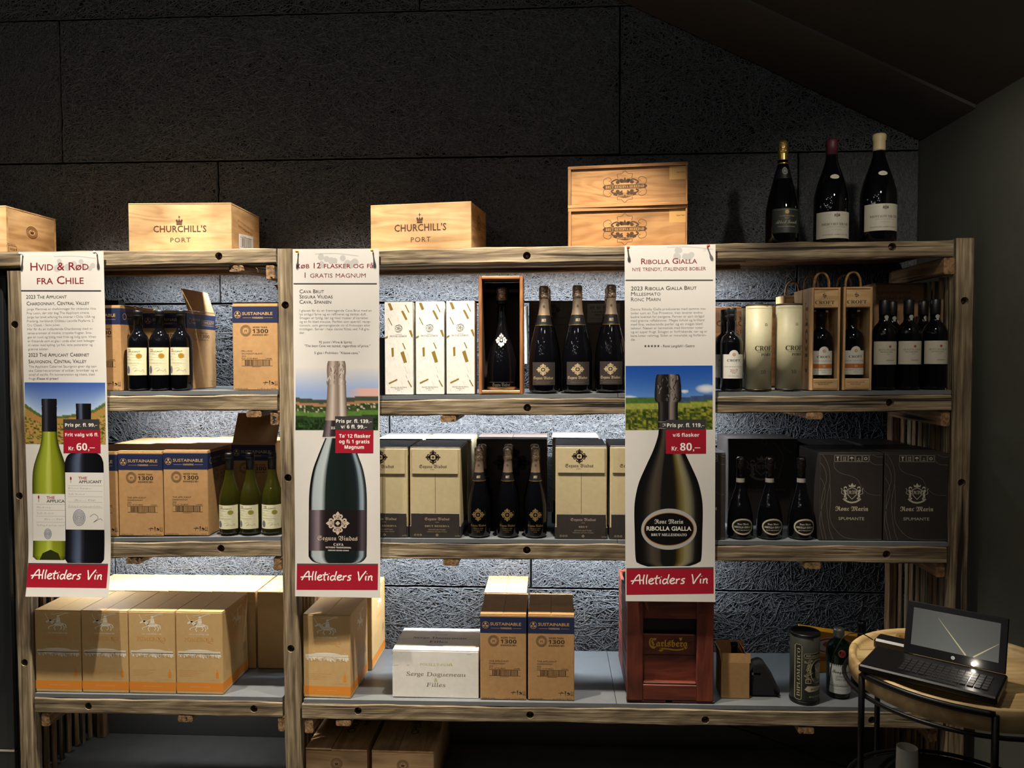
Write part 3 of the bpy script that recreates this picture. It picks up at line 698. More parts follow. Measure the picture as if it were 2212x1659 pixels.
def segcarton(label,pos,W,H,brut='BRUT RESERVA',Dp=.245,front=True):
    r=empty('wine_carton',pos,0,label,'box','cream cartons on the middle right shelf')
    b=box('body',0,W,0,Dp,0,H,MCREAM,r,.003)
    box('lid',.001,W-.001,.001,Dp-.001,H+.0005,H+.003,MGRYC,r,.0008)
    ty=box('tray',-.0025,W+.0025,-.0025,Dp-.02,0.0,.042,MDARK,r,.001)
    fl=box('flap',.008,W-.008,-.0032,-.0006,H-.092,H-.002,MCREAM,r,.0008)
    tf=box('tray_front',.004,W-.004,-.0050,-.0027,.001,.088,MDARK,r,.0008)
    D=Dec([(325,235),(725,235),(725,985),(325,985)],W,H)
    flower(D,510,310,62,'3a2f26',2,'bfb08a'); D.text('Segura Viudas',400,400,26,'3a2f26',w=218,st='F'); D.text('CAVA',505,416,8,'6a5a48',al='c')
    D.build('print',mfront(-.0033),fl)
    D=Dec([(325,235),(725,235),(725,985),(325,985)],W,H); D.rect(524,455,528,790,'6e6248',1); D.build('print',mfront(-.0002),b)
    D=Dec([(325,235),(725,235),(725,985),(325,985)],W,H); c='a08f78'
    D.text('Segura Viudas',540,838,22,c,w=195,st='F',al='c'); D.text('CAVA',540,858,8,c,al='c'); D.text(brut,540,894,15,c,w=195 if len(brut)>5 else 70,st='S',al='c')
    D.text('ESTATE BOTTLED',540,922,10,c,w=135,al='c'); D.text('HEREDAD SEGURA VIUDAS',540,938,7,c,w=160,al='c'); flower(D,540,962,13,c,2)
    for i in range(3): D.ring(366+i*22,962,7,3,c,2,n=8)
    D.text('6x75cl',720,972,10,c,al='r'); D.build('print',mfront(-.0051),tf)
    return r
W1=.182
def segp(px,Y,label,**k):
    x=px2x(px,1100,Y); return segcarton(label,(x,Y,zs('2R',x)+.0),W1,.322,**k)
xB=px2x(886,1100,YF+.022)
segcarton('cream wine carton with dark emblem, right one of the two beside the middle poster',(xB,YF+.022,zs('2R',xB)),W1,.322)
segcarton('cream wine carton with dark emblem, partly hidden behind the middle poster',(xB-W1-.009,YF+.022,zs('2R',xB-W1-.03)),W1,.322)
segcarton('cream wine carton in the back row behind the right one of the two',(xB+.014,YF+.022+.254,zs('2R',xB)),W1,.325,front=False)
segcarton('cream wine carton in the back row behind the partly hidden one',(xB-W1+.004,YF+.022+.254,zs('2R',xB-W1-.03)),W1,.325,front=False)
xC=px2x(1200,1100,YF+.02)
segcarton('cream wine carton right of the three cava bottles, its tray reading brut',(xC,YF+.02,zs('2R',xC)),W1,.327,brut='BRUT')
segcarton('cream wine carton partly hidden behind the right poster',(xC+W1+.011,YF+.02,zs('2R',xC+W1)),W1,.327,brut='BRUT')
segcarton('cream wine carton in the back row between the right poster and the cava bottles',(xC-.012,YF+.02+.254,zs('2R',xC)),W1,.33,front=False)
# dark display carton behind the three cava bottles
x=px2x(1030,1000,2.92); Wd=px2x(1182,1000,2.92)-x
r=carton('dark display carton with black emblem behind the three cava bottles',(x,2.905,zs('2R',x)),Wd,.22,.335,card('brown black carton','4a3f39','443a34',rough=.5),name='display_carton'); b=part(r,'body')
D=Dec([(0,0),(600,0),(600,800),(0,800)],Wd,.332); flower(D,300,210,165,'1c1614',1); D.build('print',mfront(),b)
# magnum display carton on the upper shelf (behind the three magnums)
x=px2x(1143,750,2.95); Wd=px2x(1356,750,2.95)-x
r=carton('dark carton with white code sticker behind the three magnum bottles',(x,2.935,zs('1R',x+.14)),Wd,.2,.338,card('dark brown carton','5a4c40','52453a',rough=.6),name='display_carton'); b=part(r,'body')  # one even brown card colour for the whole carton
D=Dec([(1330,380),(2110,380),(2110,1110),(1330,1110)],Wd,.335); flower(D,1525,445,58,'2a221c',1); D.text('Segura Viudas',1525,520,24,'2a221c',w=200,st='F',al='c')
D.rect(1790,395,2045,550,'8d8377',1)
for i in range(3): D.barcode(1808+i*50,412,1850+i*50,442,frame=False)
D.text('L41803318',1826,470,12,'15110e',w=130,st='S'); D.text('BRUT',1850,494,14,'15110e',w=70,st='S'); D.line([(1806,520),(1900,520)],3,'3a332c',2)
D.line([(1340,566),(2100,566)],4,'2e2620',2); D.build('print',mfront(),b)
fl=box('flap',-.004,0,0,.12,0,.22,MWHITE,r,.0005); fl.location=(-.002,-.02,.10); fl.rotation_euler=(0,0,R(12))  # white card paints the strip light falling on this flap

# ---- dark cartons with crest and contour lines
SIL='b9b4a4'
def crest(D,cx,cy,s,c=SIL):
    D.poly([(cx-.28*s,cy-.62*s),(cx-.34*s,cy-.86*s),(cx-.16*s,cy-.74*s),(cx,cy-1.0*s),(cx+.16*s,cy-.74*s),(cx+.34*s,cy-.86*s),(cx+.28*s,cy-.62*s)],c,2)
    D.line([(cx-.42*s,cy-.38*s),(cx,cy-.56*s),(cx+.42*s,cy-.38*s),(cx+.40*s,cy+.1*s),(cx,cy+.5*s),(cx-.40*s,cy+.1*s)],.07*s,c,2,True)
    D.text('RM',cx,cy+.02*s,.3*s,c,al='c',st='F')
    for g_ in (-1,1):
        D.line([(cx+g_*.55*s,cy-.5*s),(cx+g_*.72*s,cy-.3*s),(cx+g_*.6*s,cy),(cx+g_*.66*s,cy+.3*s),(cx+g_*.5*s,cy+.5*s)],.2*s,c,2)
        D.circ(cx+g_*.62*s,cy-.52*s,.16*s,c,2,n=10); D.line([(cx+g_*.6*s,cy-.2*s),(cx+g_*.42*s,cy-.3*s)],.1*s,c,2)
        D.line([(cx+g_*.7*s,cy+.1*s),(cx+g_*1.0*s,cy-.05*s),(cx+g_*.92*s,cy-.4*s),(cx+g_*1.05*s,cy-.5*s)],.05*s,c,2)
        D.line([(cx+g_*.62*s,cy+.35*s),(cx+g_*.82*s,cy+.55*s)],.1*s,c,2)
    D.line([(cx-.72*s,cy+.56*s),(cx-.35*s,cy+.76*s),(cx,cy+.82*s),(cx+.35*s,cy+.76*s),(cx+.72*s,cy+.56*s)],.15*s,c,2)
def curve(p,n=24):
    p=np.array(p,float); t=np.linspace(0,len(p)-1,n); out=[]
    for a in t:
        i=min(int(a),len(p)-2); f=a-i; p0=p[max(i-1,0)];p1=p[i];p2=p[i+1];p3=p[min(i+2,len(p)-1)]
        out.append(.5*((2*p1)+(p2-p0)*f+(2*p0-5*p1+4*p2-p3)*f*f+(3*p1-p0-3*p2+p3)*f**3))
    return [tuple(q) for q in out]
def roncfront(W,H):
    D=Dec([(885,325),(1400,325),(1400,1028),(885,1028)],W,H); g='6d6760'
    for i in range(5):
        x=1004+i*57; D.line([(x,338),(x+50,338),(x+50,388),(x,388)],3,SIL,2,True)
        cx=x+25
        if i==0: D.poly([(cx-12,348),(cx+12,348),(cx+3,366),(cx+3,378),(cx+9,381),(cx-9,381),(cx-3,378),(cx-3,366)],SIL,2)
        if i==1:
            D.line([(cx-14,380),(cx+14,380)],3,SIL,2)
            for q in (-7,7): D.line([(cx+q,376),(cx+q,352)],4,SIL,2); D.poly([(cx+q-6,358),(cx+q,346),(cx+q+6,358)],SIL,2)
        if i==2: D.poly([(cx+15*math.cos(a),364-14*math.sin(a)) for a in np.linspace(0,PI,9)],SIL,2); D.line([(cx,364),(cx,380),(cx+5,380)],3,SIL,2)
        if i==3: D.text('6',cx,372,18,SIL,al='c'); D.line([(cx-14,380),(cx+14,380)],3,SIL,2)
        if i==4: D.ring(cx,363,11,6,SIL,2,n=6)
    crest(D,1150,648,88)
    D.text('Ronc Marin',1016,787,34,'cfc4a8',w=268,st='F'); D.text('SPUMANTE',1042,862,24,'b9b4a4',w=210,off=.01)
    for p in ([(890,400),(925,450),(940,540),(915,620),(900,720),(905,850),(930,960),(945,1025)],[(905,330),(945,400),(965,470),(968,560),(950,660),(945,760),(960,880),(975,960),(1000,1022)],
              [(890,520),(922,580),(928,660),(900,780),(890,880),(905,960),(920,1025)],[(1000,390),(1005,440),(1050,480),(1120,500),(1190,530),(1230,600),(1290,650),(1385,660)],
              [(968,560),(975,700),(972,840),(1010,930),(1100,1005),(1260,1020),(1395,1015)],[(1290,330),(1292,380),(1330,410),(1395,412)],[(1310,330),(1350,348),(1398,348)]):
        D.line(curve(p),3,g,1)
    return D
WR=px2x(1905.5,1100,YF+.02)-px2x(1769,1100,YF+.02); HR=.307
def ronc(label,x,Y=YF+.02,W=WR,front=True,name='wine_carton',H=HR,Dp=.228):
    r=carton(label,(x,Y,zs('2R',x)),W,Dp,H,MDARK,name=name,group='dark cartons on the middle right shelf'); b=part(r,'body')
    if front: roncfront(W,H-.003).build('print',mfront(),b)
    return r
xE=px2x(1770,1100,YF+.02)
ronc('dark wine carton with silver crest, left one of the pair at the right end',xE)
ronc('dark wine carton with silver crest, right one of the pair beside the right post',xE+WR+.005)
for i,t in enumerate(('left','right')): ronc('dark wine carton lying in the back row behind the %s carton of the pair'%t,xE+.045+i*(WR-.018),YF+.262,W=WR-.045,front=False)
r=ronc('dark wine carton with contour lines, right edge showing beside the right poster',px2x(1567,1100,YF+.02)-.13,W=.13)
x=px2x(1572,1060,2.962); Wd=px2x(1722,1060,2.962)-x
r=ronc('dark display carton with silver crest behind the three oval label bottles',x,2.962,Wd,front=False,name='display_carton',H=.33,Dp=.2); b=part(r,'body')
D=Dec([(120,285),(690,285),(690,1020),(120,1020)],Wd,.327); crest(D,395,535,115,'7d7666'); D.text('RONC MARIN',440,725,24,'58524a',w=300,al='c',off=.01)
for p in ([(470,290),(520,340),(570,420),(560,520),(530,620)],[(560,290),(580,350),(640,400)],[(390,290),(420,330),(440,300)]): D.line(curve(p),3,'6d6760',1)
D.build('print',mfront(),b)
#SPLIT3
# ------------------------------------------------------------------ bottles
def rfun(prof):
    zz=[p[1] for p in prof]; rr=[p[0] for p in prof]
    return lambda z: float(np.interp(z,zz,rr))
def smooth(prof,n=3):
    """catmull through the profile"""
    p=[(r,z) for r,z in prof]; q=curve(p,len(p)*n); return [(max(0,a),b) for a,b in q]
def bottle(name,label,H,body,cap,glass,capmat,group=None,cat='bottle',bands=(),labels=(),seg=36,top=True):
    """body/cap: (radius,height) fractions of H; bands: (z0,z1,mat,offset); labels: (Dec builder)"""
    r=empty(name,(0,0,0),0,label,cat,group)
    bp=[(a*H,b*H) for a,b in body]; full=[(0,0.004*H)]+[(bp[0][0]*.86,0.0005)]+bp+[(0,bp[-1][1])]
    v,f=lathe(full,seg); mk('body',v,f,glass,r,True)
    cp=[(a*H,b*H) for a,b in cap]; z0=cp[0][1]; v,f=lathe([(cp[0][0]*.96,z0)]+cp+[(0,cp[-1][1]+.0006)],seg); c=mk('capsule',v,f,capmat,r,True)
    rf=rfun(bp); rc=rfun(cp)
    for z0,z1,mat,off in bands:
        zz=np.linspace(z0*H,z1*H,6); rr=lambda z:max(rf(z) if z<=bp[-1][1] else 0,rc(z) if z>=cp[0][1]-.001 else 0)
        v,f=lathe([(rr(z)+off,z) for z in zz],seg); mk('neck_band',v,f,mat,r,True)
    r['_rf']=0
    return r,rf,rc
def wrap(D,r,rf,z0,wd,rot=0,name='label',mat=None): return D.build(name,mcyl(rf,z0,wd,rot),r,mat)
# Bordeaux with screw cap
BORD=[(.125,.012),(.128,.03),(.128,.60),(.124,.64),(.108,.68),(.080,.715),(.058,.745),(.050,.78),(.048,.84),(.047,.95)]
BORDCAP=[(.049,.80),(.050,.92),(.053,.925),(.0535,.94),(.051,.945),(.053,.95),(.053,.985),(.050,.998)]
def applabel(W,H,kind):
    D=Dec([(0,0),(225,0),(225,305),(0,305)],W,H); bg='dcd6b4' if kind=='r' else 'd6d3b2'; k='3c3a36'
    D.rect(0,0,225,305,bg,0,nx=20)
    D.text('THE',36,30,15,'b0392c' if kind=='r' else k,w=44,off=.01); D.text('APPLICANT',36,52,15,k,w=146,off=.006); D.line([(10,20),(10,34)],5,'b0392c' if kind=='r' else k,1); D.line([(10,34),(10,46)],2,k,1)
    for y in (78,110,140,178): D.rect(8,y,212,y+1.4,'a8a284',1,nx=12)
    for y,w_ in ((72,90),(104,46),(134,70)): D.text('Cabernet Valley' if y<100 else 'Valle',12,y,9,'77725c',w=w_,st='C')
    D.text('Getting it making a great wine',12,172,9,'77725c',w=160,st='C')
    D.circ(168,92,28,'a87c22' if kind=='r' else '8d8434',2,n=24); D.ring(168,92,22,2,'d0a850' if kind=='r' else 'aaa250',3)
    D.circ(44,246,22,'55546a',1,ry=44,n=18)
    for i in range(5): D.ring(44,246,4+i*4,1.3,'8d8c98',2,ry=8+i*7.5,n=16)
    D.line(curve([(96,240),(130,222),(150,238),(120,262),(160,250),(186,262),(200,240),(206,272)],26),2.2,'77725c',1); D.line([(92,196),(150,196)],2,'c08a78',1)
    return D
r0,rf,rc=bottle('wine_bottle','dark red wine bottle with cream label, left one of three, top left shelf',.292,BORD,BORDCAP,MGLASS,MCAP,'red wine bottles on the top left shelf')
applabel(.0718,.100,'r').build('label',mcylw(.0374,.0718,.056,R(-3)),r0)
Yb=YF+.045
for i,(px,lab) in enumerate(((300,None),(347,'dark red wine bottle with cream label, middle one of three, top left shelf'),(393,'dark red wine bottle with cream label, right one of the three, beside the raised flap'))):
    x=px2x(px,800,Yb); L=(x,Yb,zs('1L',x))
    if i==0: r0.location=L; r0.rotation_euler.z=R(4)
    else: dup(r0,L,R((0,6,-3)[i]),lab)
# Burgundy shape, green glass
BURG=[(.122,.012),(.127,.03),(.128,.40),(.124,.45),(.108,.53),(.085,.61),(.066,.68),(.055,.74),(.049,.80),(.048,.95)]
BURGCAP=[(.050,.79),(.051,.92),(.054,.925),(.054,.94),(.051,.945),(.053,.95),(.053,.985),(.049,.998)]
r1,rf,rc=bottle('wine_bottle','green glass white wine bottle with cream label, left of three, middle left shelf',.296,BURG,BURGCAP,MGREEN,MCAP,'white wine bottles on the middle left shelf')
applabel(.0718,.087,'w').build('label',mcylw(.0378,.0718,.021,R(-4)),r1)
for i,(px,lab) in enumerate(((497,None),(542,'green glass white wine bottle with cream label, middle of three, middle left shelf'),(589,'green glass white wine bottle half behind the middle post'))):
    x=px2x(px,1100,YF+.05); L=(x,YF+.05,zs('2L',x))
    if i==0: r1.location=L
    else: dup(r1,L,R((0,-4,5)[i]),lab)
# cava magnums
MAG=[(.134,.010),(.142,.03),(.1425,.30),(.138,.36),(.122,.46),(.100,.55),(.082,.62),(.072,.66),(.058,.72),(.045,.78),(.041,.85),(.040,.95)]
MAGF=[(.0600,.715),(.0520,.745),(.0460,.79),(.0430,.85),(.0440,.875),(.0475,.885),(.0480,.905),(.0450,.93),(.0470,.95),(.0460,.98),(.036,.998)]
def seglabel(W,H):
    D=Dec([(1620,865),(1815,865),(1815,1050),(1620,1050)],W,H); c='b39e7c'
    D.rect(1620,865,1815,1050,'37312e',0,nx=20); flower(D,1712,925,55,c,1,'37312e',ry=50); D.text('Segura Viudas',1712,1003,22,c,w=165,st='F',al='c')
    D.rect(1628,1018,1807,1019,'8f7a52',1,nx=12); D.text('HEREDAD CAVA BRUT',1712,1036,8,'7a6c58',w=120,al='c'); return D
def cava(name,label,H,lab,cat='bottle',group=None,emb=False,prof=MAG,fprof=MAGF,foilm=None,band='2a2522'):
    fo=[p for p in fprof if p[1]>=.855]; ne=[p for p in fprof if p[1]<=.88]
    r,rf,rc=bottle(name,label,H,prof,fo,MGLASS,foilm or MFOIL,group,cat)
    v,f=lathe([(a*H+.0003,b*H) for a,b in ne],36); mk('neck_foil',v,f,MSAT if foilm is None else foilm,r,True)
    D=Dec([(0,0),(100,0),(100,60),(0,60)],.16*H*2,.092*H); z0=.625*H
    D.rect(0,0,300,60,band,0,nx=1); 
    # neck band as a lathe ring with lettering
    zz=np.linspace(.628*H,.722*H,8); rb_=rfun([(a*H,b*H) for a,b in prof])
    v,f=lathe([(rb_(z)+.0008,z) for z in zz],36); mk('neck_band',v,f,MCAP,r,True)
    for z in (.628*H,.722*H): v,f=lathe([(rb_(z)+.0008,z-.0012),(rb_(z)+.0014,z),(rb_(z)+.0008,z+.0012)],36); mk('trim_ring',v,f,MGOLD,r,True)
    D=Dec([(0,0),(100,0),(100,60),(0,60)],.13*H,.09*H); D.text('BRUT',50,38,18,'c0b090',w=36,al='c',st='S'); D.build('lettering',mcyl(lambda z:rb_(z)+.0010,.628*H,.13*H),r)
    D=Dec([(0,0),(100,0),(100,60),(0,60)],.08*H,.06*H); flower(D,50,30,16,'4a4038',1); rn=rfun([(a*H,b*H) for a,b in ne]); D.build('emblem',mcyl(lambda z:rn(z)+.0006,.775*H,.08*H),r)
    return r,rb_
r2,rbf=cava('magnum_bottle','black cava magnum with dark square label, left of the three on the upper shelf',.382,None,group='cava magnums on the upper right shelf')
wrap(seglabel(.088,.081),r2,.0545,.028,.088,0)
Ym=YF+.062
for i,(px,lab) in enumerate(((1175,None),(1247,'black cava magnum with dark square label, middle of the three on the upper shelf'),(1320,'black cava magnum with dark square label, right of the three, next to the right poster'))):
    x=px2x(px,800,Ym); L=(x,Ym,zs('1R',x))
    if i==0: r2.location=L
    else: dup(r2,L,R((0,2,-4)[i]),lab)
# second row tops of the magnums
for i,(px,lab) in enumerate(((1180,'black cava magnum hidden behind the left one, gold foil top showing'),(1316,'black cava magnum hidden behind the right one, gold foil top showing'))):
    Y=YF+.18; x=px2x(px,800,Y); dup(r2,(x,Y,zs('1R',x)),0,lab)
# cava bottles 75 cl
C75=[(.118,.010),(.126,.03),(.1265,.30),(.123,.37),(.108,.47),(.088,.56),(.072,.63),(.060,.685),(.050,.74),(.045,.80),(.043,.95)]
C75F=[(.0590,.69),(.0530,.725),(.0490,.77),(.0460,.83),(.0470,.855),(.0520,.87),(.0525,.895),(.0490,.93),(.0520,.96),(.0500,.985),(.036,.999)]
def cava75():
    r,rb_=cava('sparkling_wine_bottle','black cava bottle with gold emblem, left of the three in front of the dark carton',.322,None,prof=[(a,b*1.0) for a,b in C75],fprof=C75F,group='cava bottles on the middle right shelf')
    D=Dec([(0,0),(200,0),(200,260),(0,260)],.078,.101); c='a88a5a'; flower(D,100,80,62,c,1,'14110e'); D.text('Segura Viudas',100,190,20,c,w=150,st='F',al='c'); D.text('RESERVA 2020',100,212,10,c,w=95,al='c'); D.text('HEREDAD',100,226,7,c,w=80,al='c'); D.text('CAVA',100,242,9,c,al='c')
    D.build('gold_print',mcyl(rb_,.014,.078),r,MPRG); return r
r3=cava75(); Yc=YF+.055
for i,(px,lab) in enumerate(((1035,None),(1097,'black cava bottle with gold emblem, middle of the three in front of the dark carton'),(1157,'black cava bottle with gold emblem, right of the three in front of the dark carton'))):
    x=px2x(px,1100,Yc); L=(x,Yc,zs('2R',x))
    if i==0: r3.location=L; r3.rotation_euler.z=0
    else: dup(r3,L,0,lab)
for px,lab in ((1042,'cava bottle in the second row, behind the left one'),(1099,'cava bottle in the second row, behind the middle one'),(1155,'cava bottle in the second row, behind the right one')):
    Y=YF+.15; x=px2x(px,1100,Y); dup(r3,(x,Y,zs('2R',x)),0,lab)
# dark spumante bottles with oval label
SPU=[(.150,.010),(.158,.03),(.157,.20),(.148,.30),(.122,.42),(.092,.52),(.068,.60),(.054,.67),(.048,.74),(.045,.95)]
SPUF=[(.0490,.73),(.0485,.86),(.0530,.87),(.0550,.90),(.0520,.93),(.0560,.965),(.0520,.985),(.036,.998)]
def oval(D,cx,cy,rx,ry,full=True):
    D.circ(cx,cy,rx,'b3ad98',0,ry=ry,n=40); D.circ(cx,cy,rx*.87,'8a7038',1,ry=ry*.82,n=40); D.circ(cx,cy,rx*.85,'0d0d0e',2,ry=ry*.795,n=40)
    D.text('Ronc Marin',cx,cy-ry*.22,ry*.2,'c8c4b8',w=rx*1.0,st='F',al='c',lay=3); D.text('RIBOLLA GIALLA',cx,cy+ry*.17,ry*.24,'c8c4b8',w=rx*1.5,al='c',off=.015,lay=3); D.text('BRUT MILLESIMATO',cx,cy+ry*.48,ry*.13,'b8b4a8',w=rx*1.22,al='c',st='S',lay=3)
Hs_=.287
r4,rf,rc=bottle('sparkling_wine_bottle','black sparkling wine bottle with oval label, left of three beside the right poster',Hs_,SPU,SPUF,MGLASS,MFOILD,'black sparkling wine bottles on the middle right shelf')
v,f=lathe([(.0145+.0006,.197),(.0142+.0008,.205),(.0142+.0006,.212)],30); mk('neck_band',v,f,MCHROME,r4,True)
D=Dec([(0,0),(200,0),(200,150),(0,150)],.082,.060); oval(D,100,75,98,72); D.build('label',mcyl(.0455,.016,.082),r4)
Yr=YF+.062
for i,(px,lab) in enumerate(((1599,None),(1662,'black sparkling wine bottle with oval label, middle of the three'),(1730,'black sparkling wine bottle with oval label, right of the three, next to the crest carton'))):
    x=px2x(px,1100,Yr); L=(x,Yr,zs('2R',x))
    if i==0: r4.location=L
    else: dup(r4,L,R(3),lab)
# port bottles
PORT=[(.125,.012),(.130,.03),(.130,.57),(.128,.605),(.112,.65),(.080,.68),(.056,.70),(.052,.74),(.058,.80),(.050,.85),(.048,.95)]
PORTC=[(.052,.845),(.054,.90),(.0545,.915),(.051,.92),(.054,.93),(.054,.985),(.048,.998)]
def croftlabel(W,H,kind='v'):
    D=Dec([(0,0),(170,0),(170,240),(0,240)],W,H); bg='cfcdc2'
    D.rect(0,38,170,240,bg,0,nx=16); D.circ(85,42,40,bg,0,n=24); D.circ(85,40,14,'b08458',2,n=10); D.circ(85,40,8,'c8a888',3,n=8)
    D.text('CROFT',85,98,19,'3c3a30',w=108,al='c',st='S')
    if kind=='v':
        D.text('late bottled vintage',85,144,9,'6d6a60',w=140,al='c',st='C'); D.text('2017',85,184,22,'a23a30',w=62,al='c'); D.text('PORT',85,198,9,'4a4840',al='c'); D.text('PRODUCED & BOTTLED',85,222,6,'8d8a80',w=90,al='c')
    else:
        D.text('AGED TAWNY PORT',85,128,7,'77746a',w=150,al='c'); D.rect(0,148,170,186,'b06a38',1,nx=12); D.text('20',85,176,18,'d8c0a0',al='c',lay=2); D.text('20 YEARS OLD TAWNY',85,204,8,'77746a',w=140,al='c'); D.text('PORTO',85,222,8,'77746a',al='c')
    return D
def port(name,label,kind,group=None):
    r,rf,rc=bottle(name,label,.292,PORT,PORTC,MGLASS,MCAP,group); croftlabel(.070,.100,kind).build('label',mcylw(.0380,.070,.044),r); return r
r5=port('port_bottle','black port bottle with domed white label dated in red, beside the right poster','v'); x=px2x(1580,800,YF+.05); r5.location=(x,YF+.05,zs('1R',x))
x=px2x(1569,800,YF+.15); dup(r5,(x-.006,YF+.15,zs('1R',x)),R(-8),'black port bottle standing behind the one with the dated label')
# quinta bottles
QUI=[(.125,.012),(.130,.03),(.130,.60),(.127,.64),(.108,.69),(.080,.725),(.058,.75),(.051,.78),(.054,.82),(.048,.86),(.047,.95)]
QUIC=[(.052,.83),(.055,.84),(.055,.985),(.048,.998)]
r6,rf,rc=bottle('port_bottle','black port bottle with plain cream label, left of three at the right end',.312,QUI,QUIC,MGLASS,MCAP,'port bottles at the right end of the upper shelf')
D=Dec([(0,0),(190,0),(190,195),(0,195)],.077,.080); bg='b9b3a2'; D.rect(0,0,190,195,bg,0,nx=16); D.circ(108,44,11,'8f4a38',1,n=12); D.text('QUINTA DA GRICHA',24,78,15,'5d564c',w=140,st='S',off=-.012); D.text('VINTAGE PORT',34,96,11,'4d463e',w=100); D.text('2018',84,112,9,'7d766c'); D.text('CHURCHILL\'S',76,164,9,'3a342e',w=68,off=.01)
D.build('label',mcylw(.0405,.077,.086),r6)
D=Dec([(0,0),(60,0),(60,90),(0,90)],.016,.022); D.circ(30,32,28,'a9a8a0',0,n=18); D.ring(30,32,18,3,'6a6a64',1); D.poly([(14,50),(46,50),(46,84),(30,78),(14,84)],'a9a8a0',0); D.line([(30,20),(30,44)],3,'6a6a64',1); D.build('seal',mcyl(lambda z:.0178,.236,.016,R(5)),r6)
Yq=YF+.05
for i,(px,lab) in enumerate(((1908,None),(1961,'black port bottle with plain cream label, middle of three at the right end'),(2018,'black port bottle with plain cream label, right of three beside the right post'))):
    x=px2x(px,800,Yq); L=(x,Yq,zs('1R',x))
    if i==0: r6.location=L
    else: dup(r6,L,R((0,0,-4)[i]),lab)
for i,(px,lab) in enumerate(((1925,'port bottle in the second row behind the left cream label bottle'),(1992,'port bottle in the second row behind the right cream label bottle'))):
    Y=YF+.14; x=px2x(px,800,Y); dup(r6,(x,Y,zs('1R',x)),0,lab)
# carton behind them
x=px2x(1887,750,2.93); Wd=px2x(1994,750,2.93)-x
r=carton('brown vintage port carton standing behind the three cream label bottles',(x,2.925,zs('1R',x)),Wd,.2,.385,card('dull brown carton','8a6a48','7d5f40'),b=.004); b=part(r,'body')
D=Dec([(1310,285),(1775,285),(1775,1080),(1310,1080)],Wd,.382); c='4a3524'; D.text('QUINTA DA GRICHA',1325,362,22,c,w=320,st='S'); D.text('VINTAGE PORT',1330,408,24,c,w=320,st='B'); D.text('2018',1455,470,20,c,w=70); D.barcode(1425,495,1545,560,c); D.rect(1435,570,1535,620,'9a948a',1); D.build('print',mfront(),b)
# top of the rack: three large bottles
r7,rb_=cava('magnum_bottle','champagne magnum with gold foil neck and black label on top of the rack',.372,None,prof=[(a*1.08,b) for a,b in MAG],fprof=[(a*1.02,b) for a,b in MAGF],foilm=MFOILG)
for c_ in list(r7.children):
    if c_.name.startswith(('lettering','emblem','trim_ring')): bpy.data.objects.remove(c_)
    elif c_.name.startswith('neck_foil'): c_.data=c_.data.copy(); c_.data.materials[0]=MGOLD
D=Dec([(0,0),(260,0),(260,215),(0,215)],.105,.085); c='9a9a84'
D.rect(0,0,260,215,'1e2420',0,nx=20); D.circ(130,32,18,'b09040',1,n=12); D.rect(20,12,240,13.5,c,1,nx=14); D.text('CUVÉE PRESTIGE',130,74,12,'a08850',w=130,al='c'); D.text('BRUT',130,92,10,'a08850',al='c'); D.text('Albert Sounit',130,135,34,c,w=190,al='c',st='C'); D.text('MÉTHODE TRADITIONNELLE',130,165,9,c,w=150,al='c'); D.build('label',mcyl(.0578,.04,.105),r7)
D=Dec([(0,0),(100,0),(100,80),(0,80)],.034,.032); D.circ(50,40,36,'4d5450',0,n=20); D.ring(50,40,28,5,'8d9488',1); D.text('AS',50,50,22,'a0a898',al='c',lay=2); D.build('seal',mcyl(lambda z:rb_(z)+.0014,.245,.034),r7)
BM=[(.145,.010),(.156,.03),(.157,.42),(.150,.48),(.128,.57),(.098,.66),(.070,.74),(.054,.80),(.050,.86),(.049,.95)]
BMC=[(.053,.845),(.055,.86),(.054,.93),(.060,.95),(.060,.985),(.052,.998)]
def burg(label,capm,H,txt,seed,zl):
    r,rf,rc=bottle('magnum_bottle',label,H,BM,BMC if capm is MCAPC else [(.052,.845),(.053,.93),(.056,.95),(.056,.98),(.040,.998)],MGLASS,capm)
    D=Dec([(0,0),(300,0),(300,240),(0,240)],.112,.092); bg='b3b0a0'; k='4d4a42'
    D.rect(0,0,300,240,bg,0,nx=22); D.poly([(125,44),(130,18),(145,28),(152,10),(160,28),(176,18),(180,44)],k,1); D.circ(152,36,16,'77746a',2,n=10); D.rect(20,24,110,25.5,'8d8a7c',1,nx=8); D.rect(190,24,285,25.5,'8d8a7c',1,nx=8)
    D.text(txt,150,124,22,k,w=240,al='c',st='S',sc=False); D.text('APPELLATION CONTROLEE',150,142,7,'77746a',w=170,al='c'); D.text('les preaux' ,150,166,9,'77746a',w=90,al='c',st='C'); D.text('DOMAINE ALBERT SOUNIT',150,214,11,'5d5a50',w=230,al='c'); D.build('label',mcylw(H*.157,.112,zl-.012),r)
    D=Dec([(0,0),(100,0),(100,50),(0,50)],.036,.018); D.circ(50,25,46,'b9b6a4',0,ry=23,n=24); D.text('2020',50,32,12,'8d8a7c',al='c'); D.build('vintage_seal',mcyl(rfun([(a*H,b*H) for a,b in BM]),H*.60,.036,R(-3)),r)
    return r
r8=burg('Burgundy magnum with plum wax capsule and cream label on top of the rack',MCAPR,.375,'MERCUREY 1ER CRU',1,.030)
r9=burg('Burgundy magnum with cream capsule and cream label on top of the rack',MCAPC,.385,'MONTAGNY 1ER CRU',2,.052)
for r_,px,Y in ((r7,1690,YF+.10),(r8,1795,YF+.10),(r9,1897,YF+.09)):
    x=px2x(px,450,Y); r_.location=(x,Y,BT['tR'](x)+.0012)
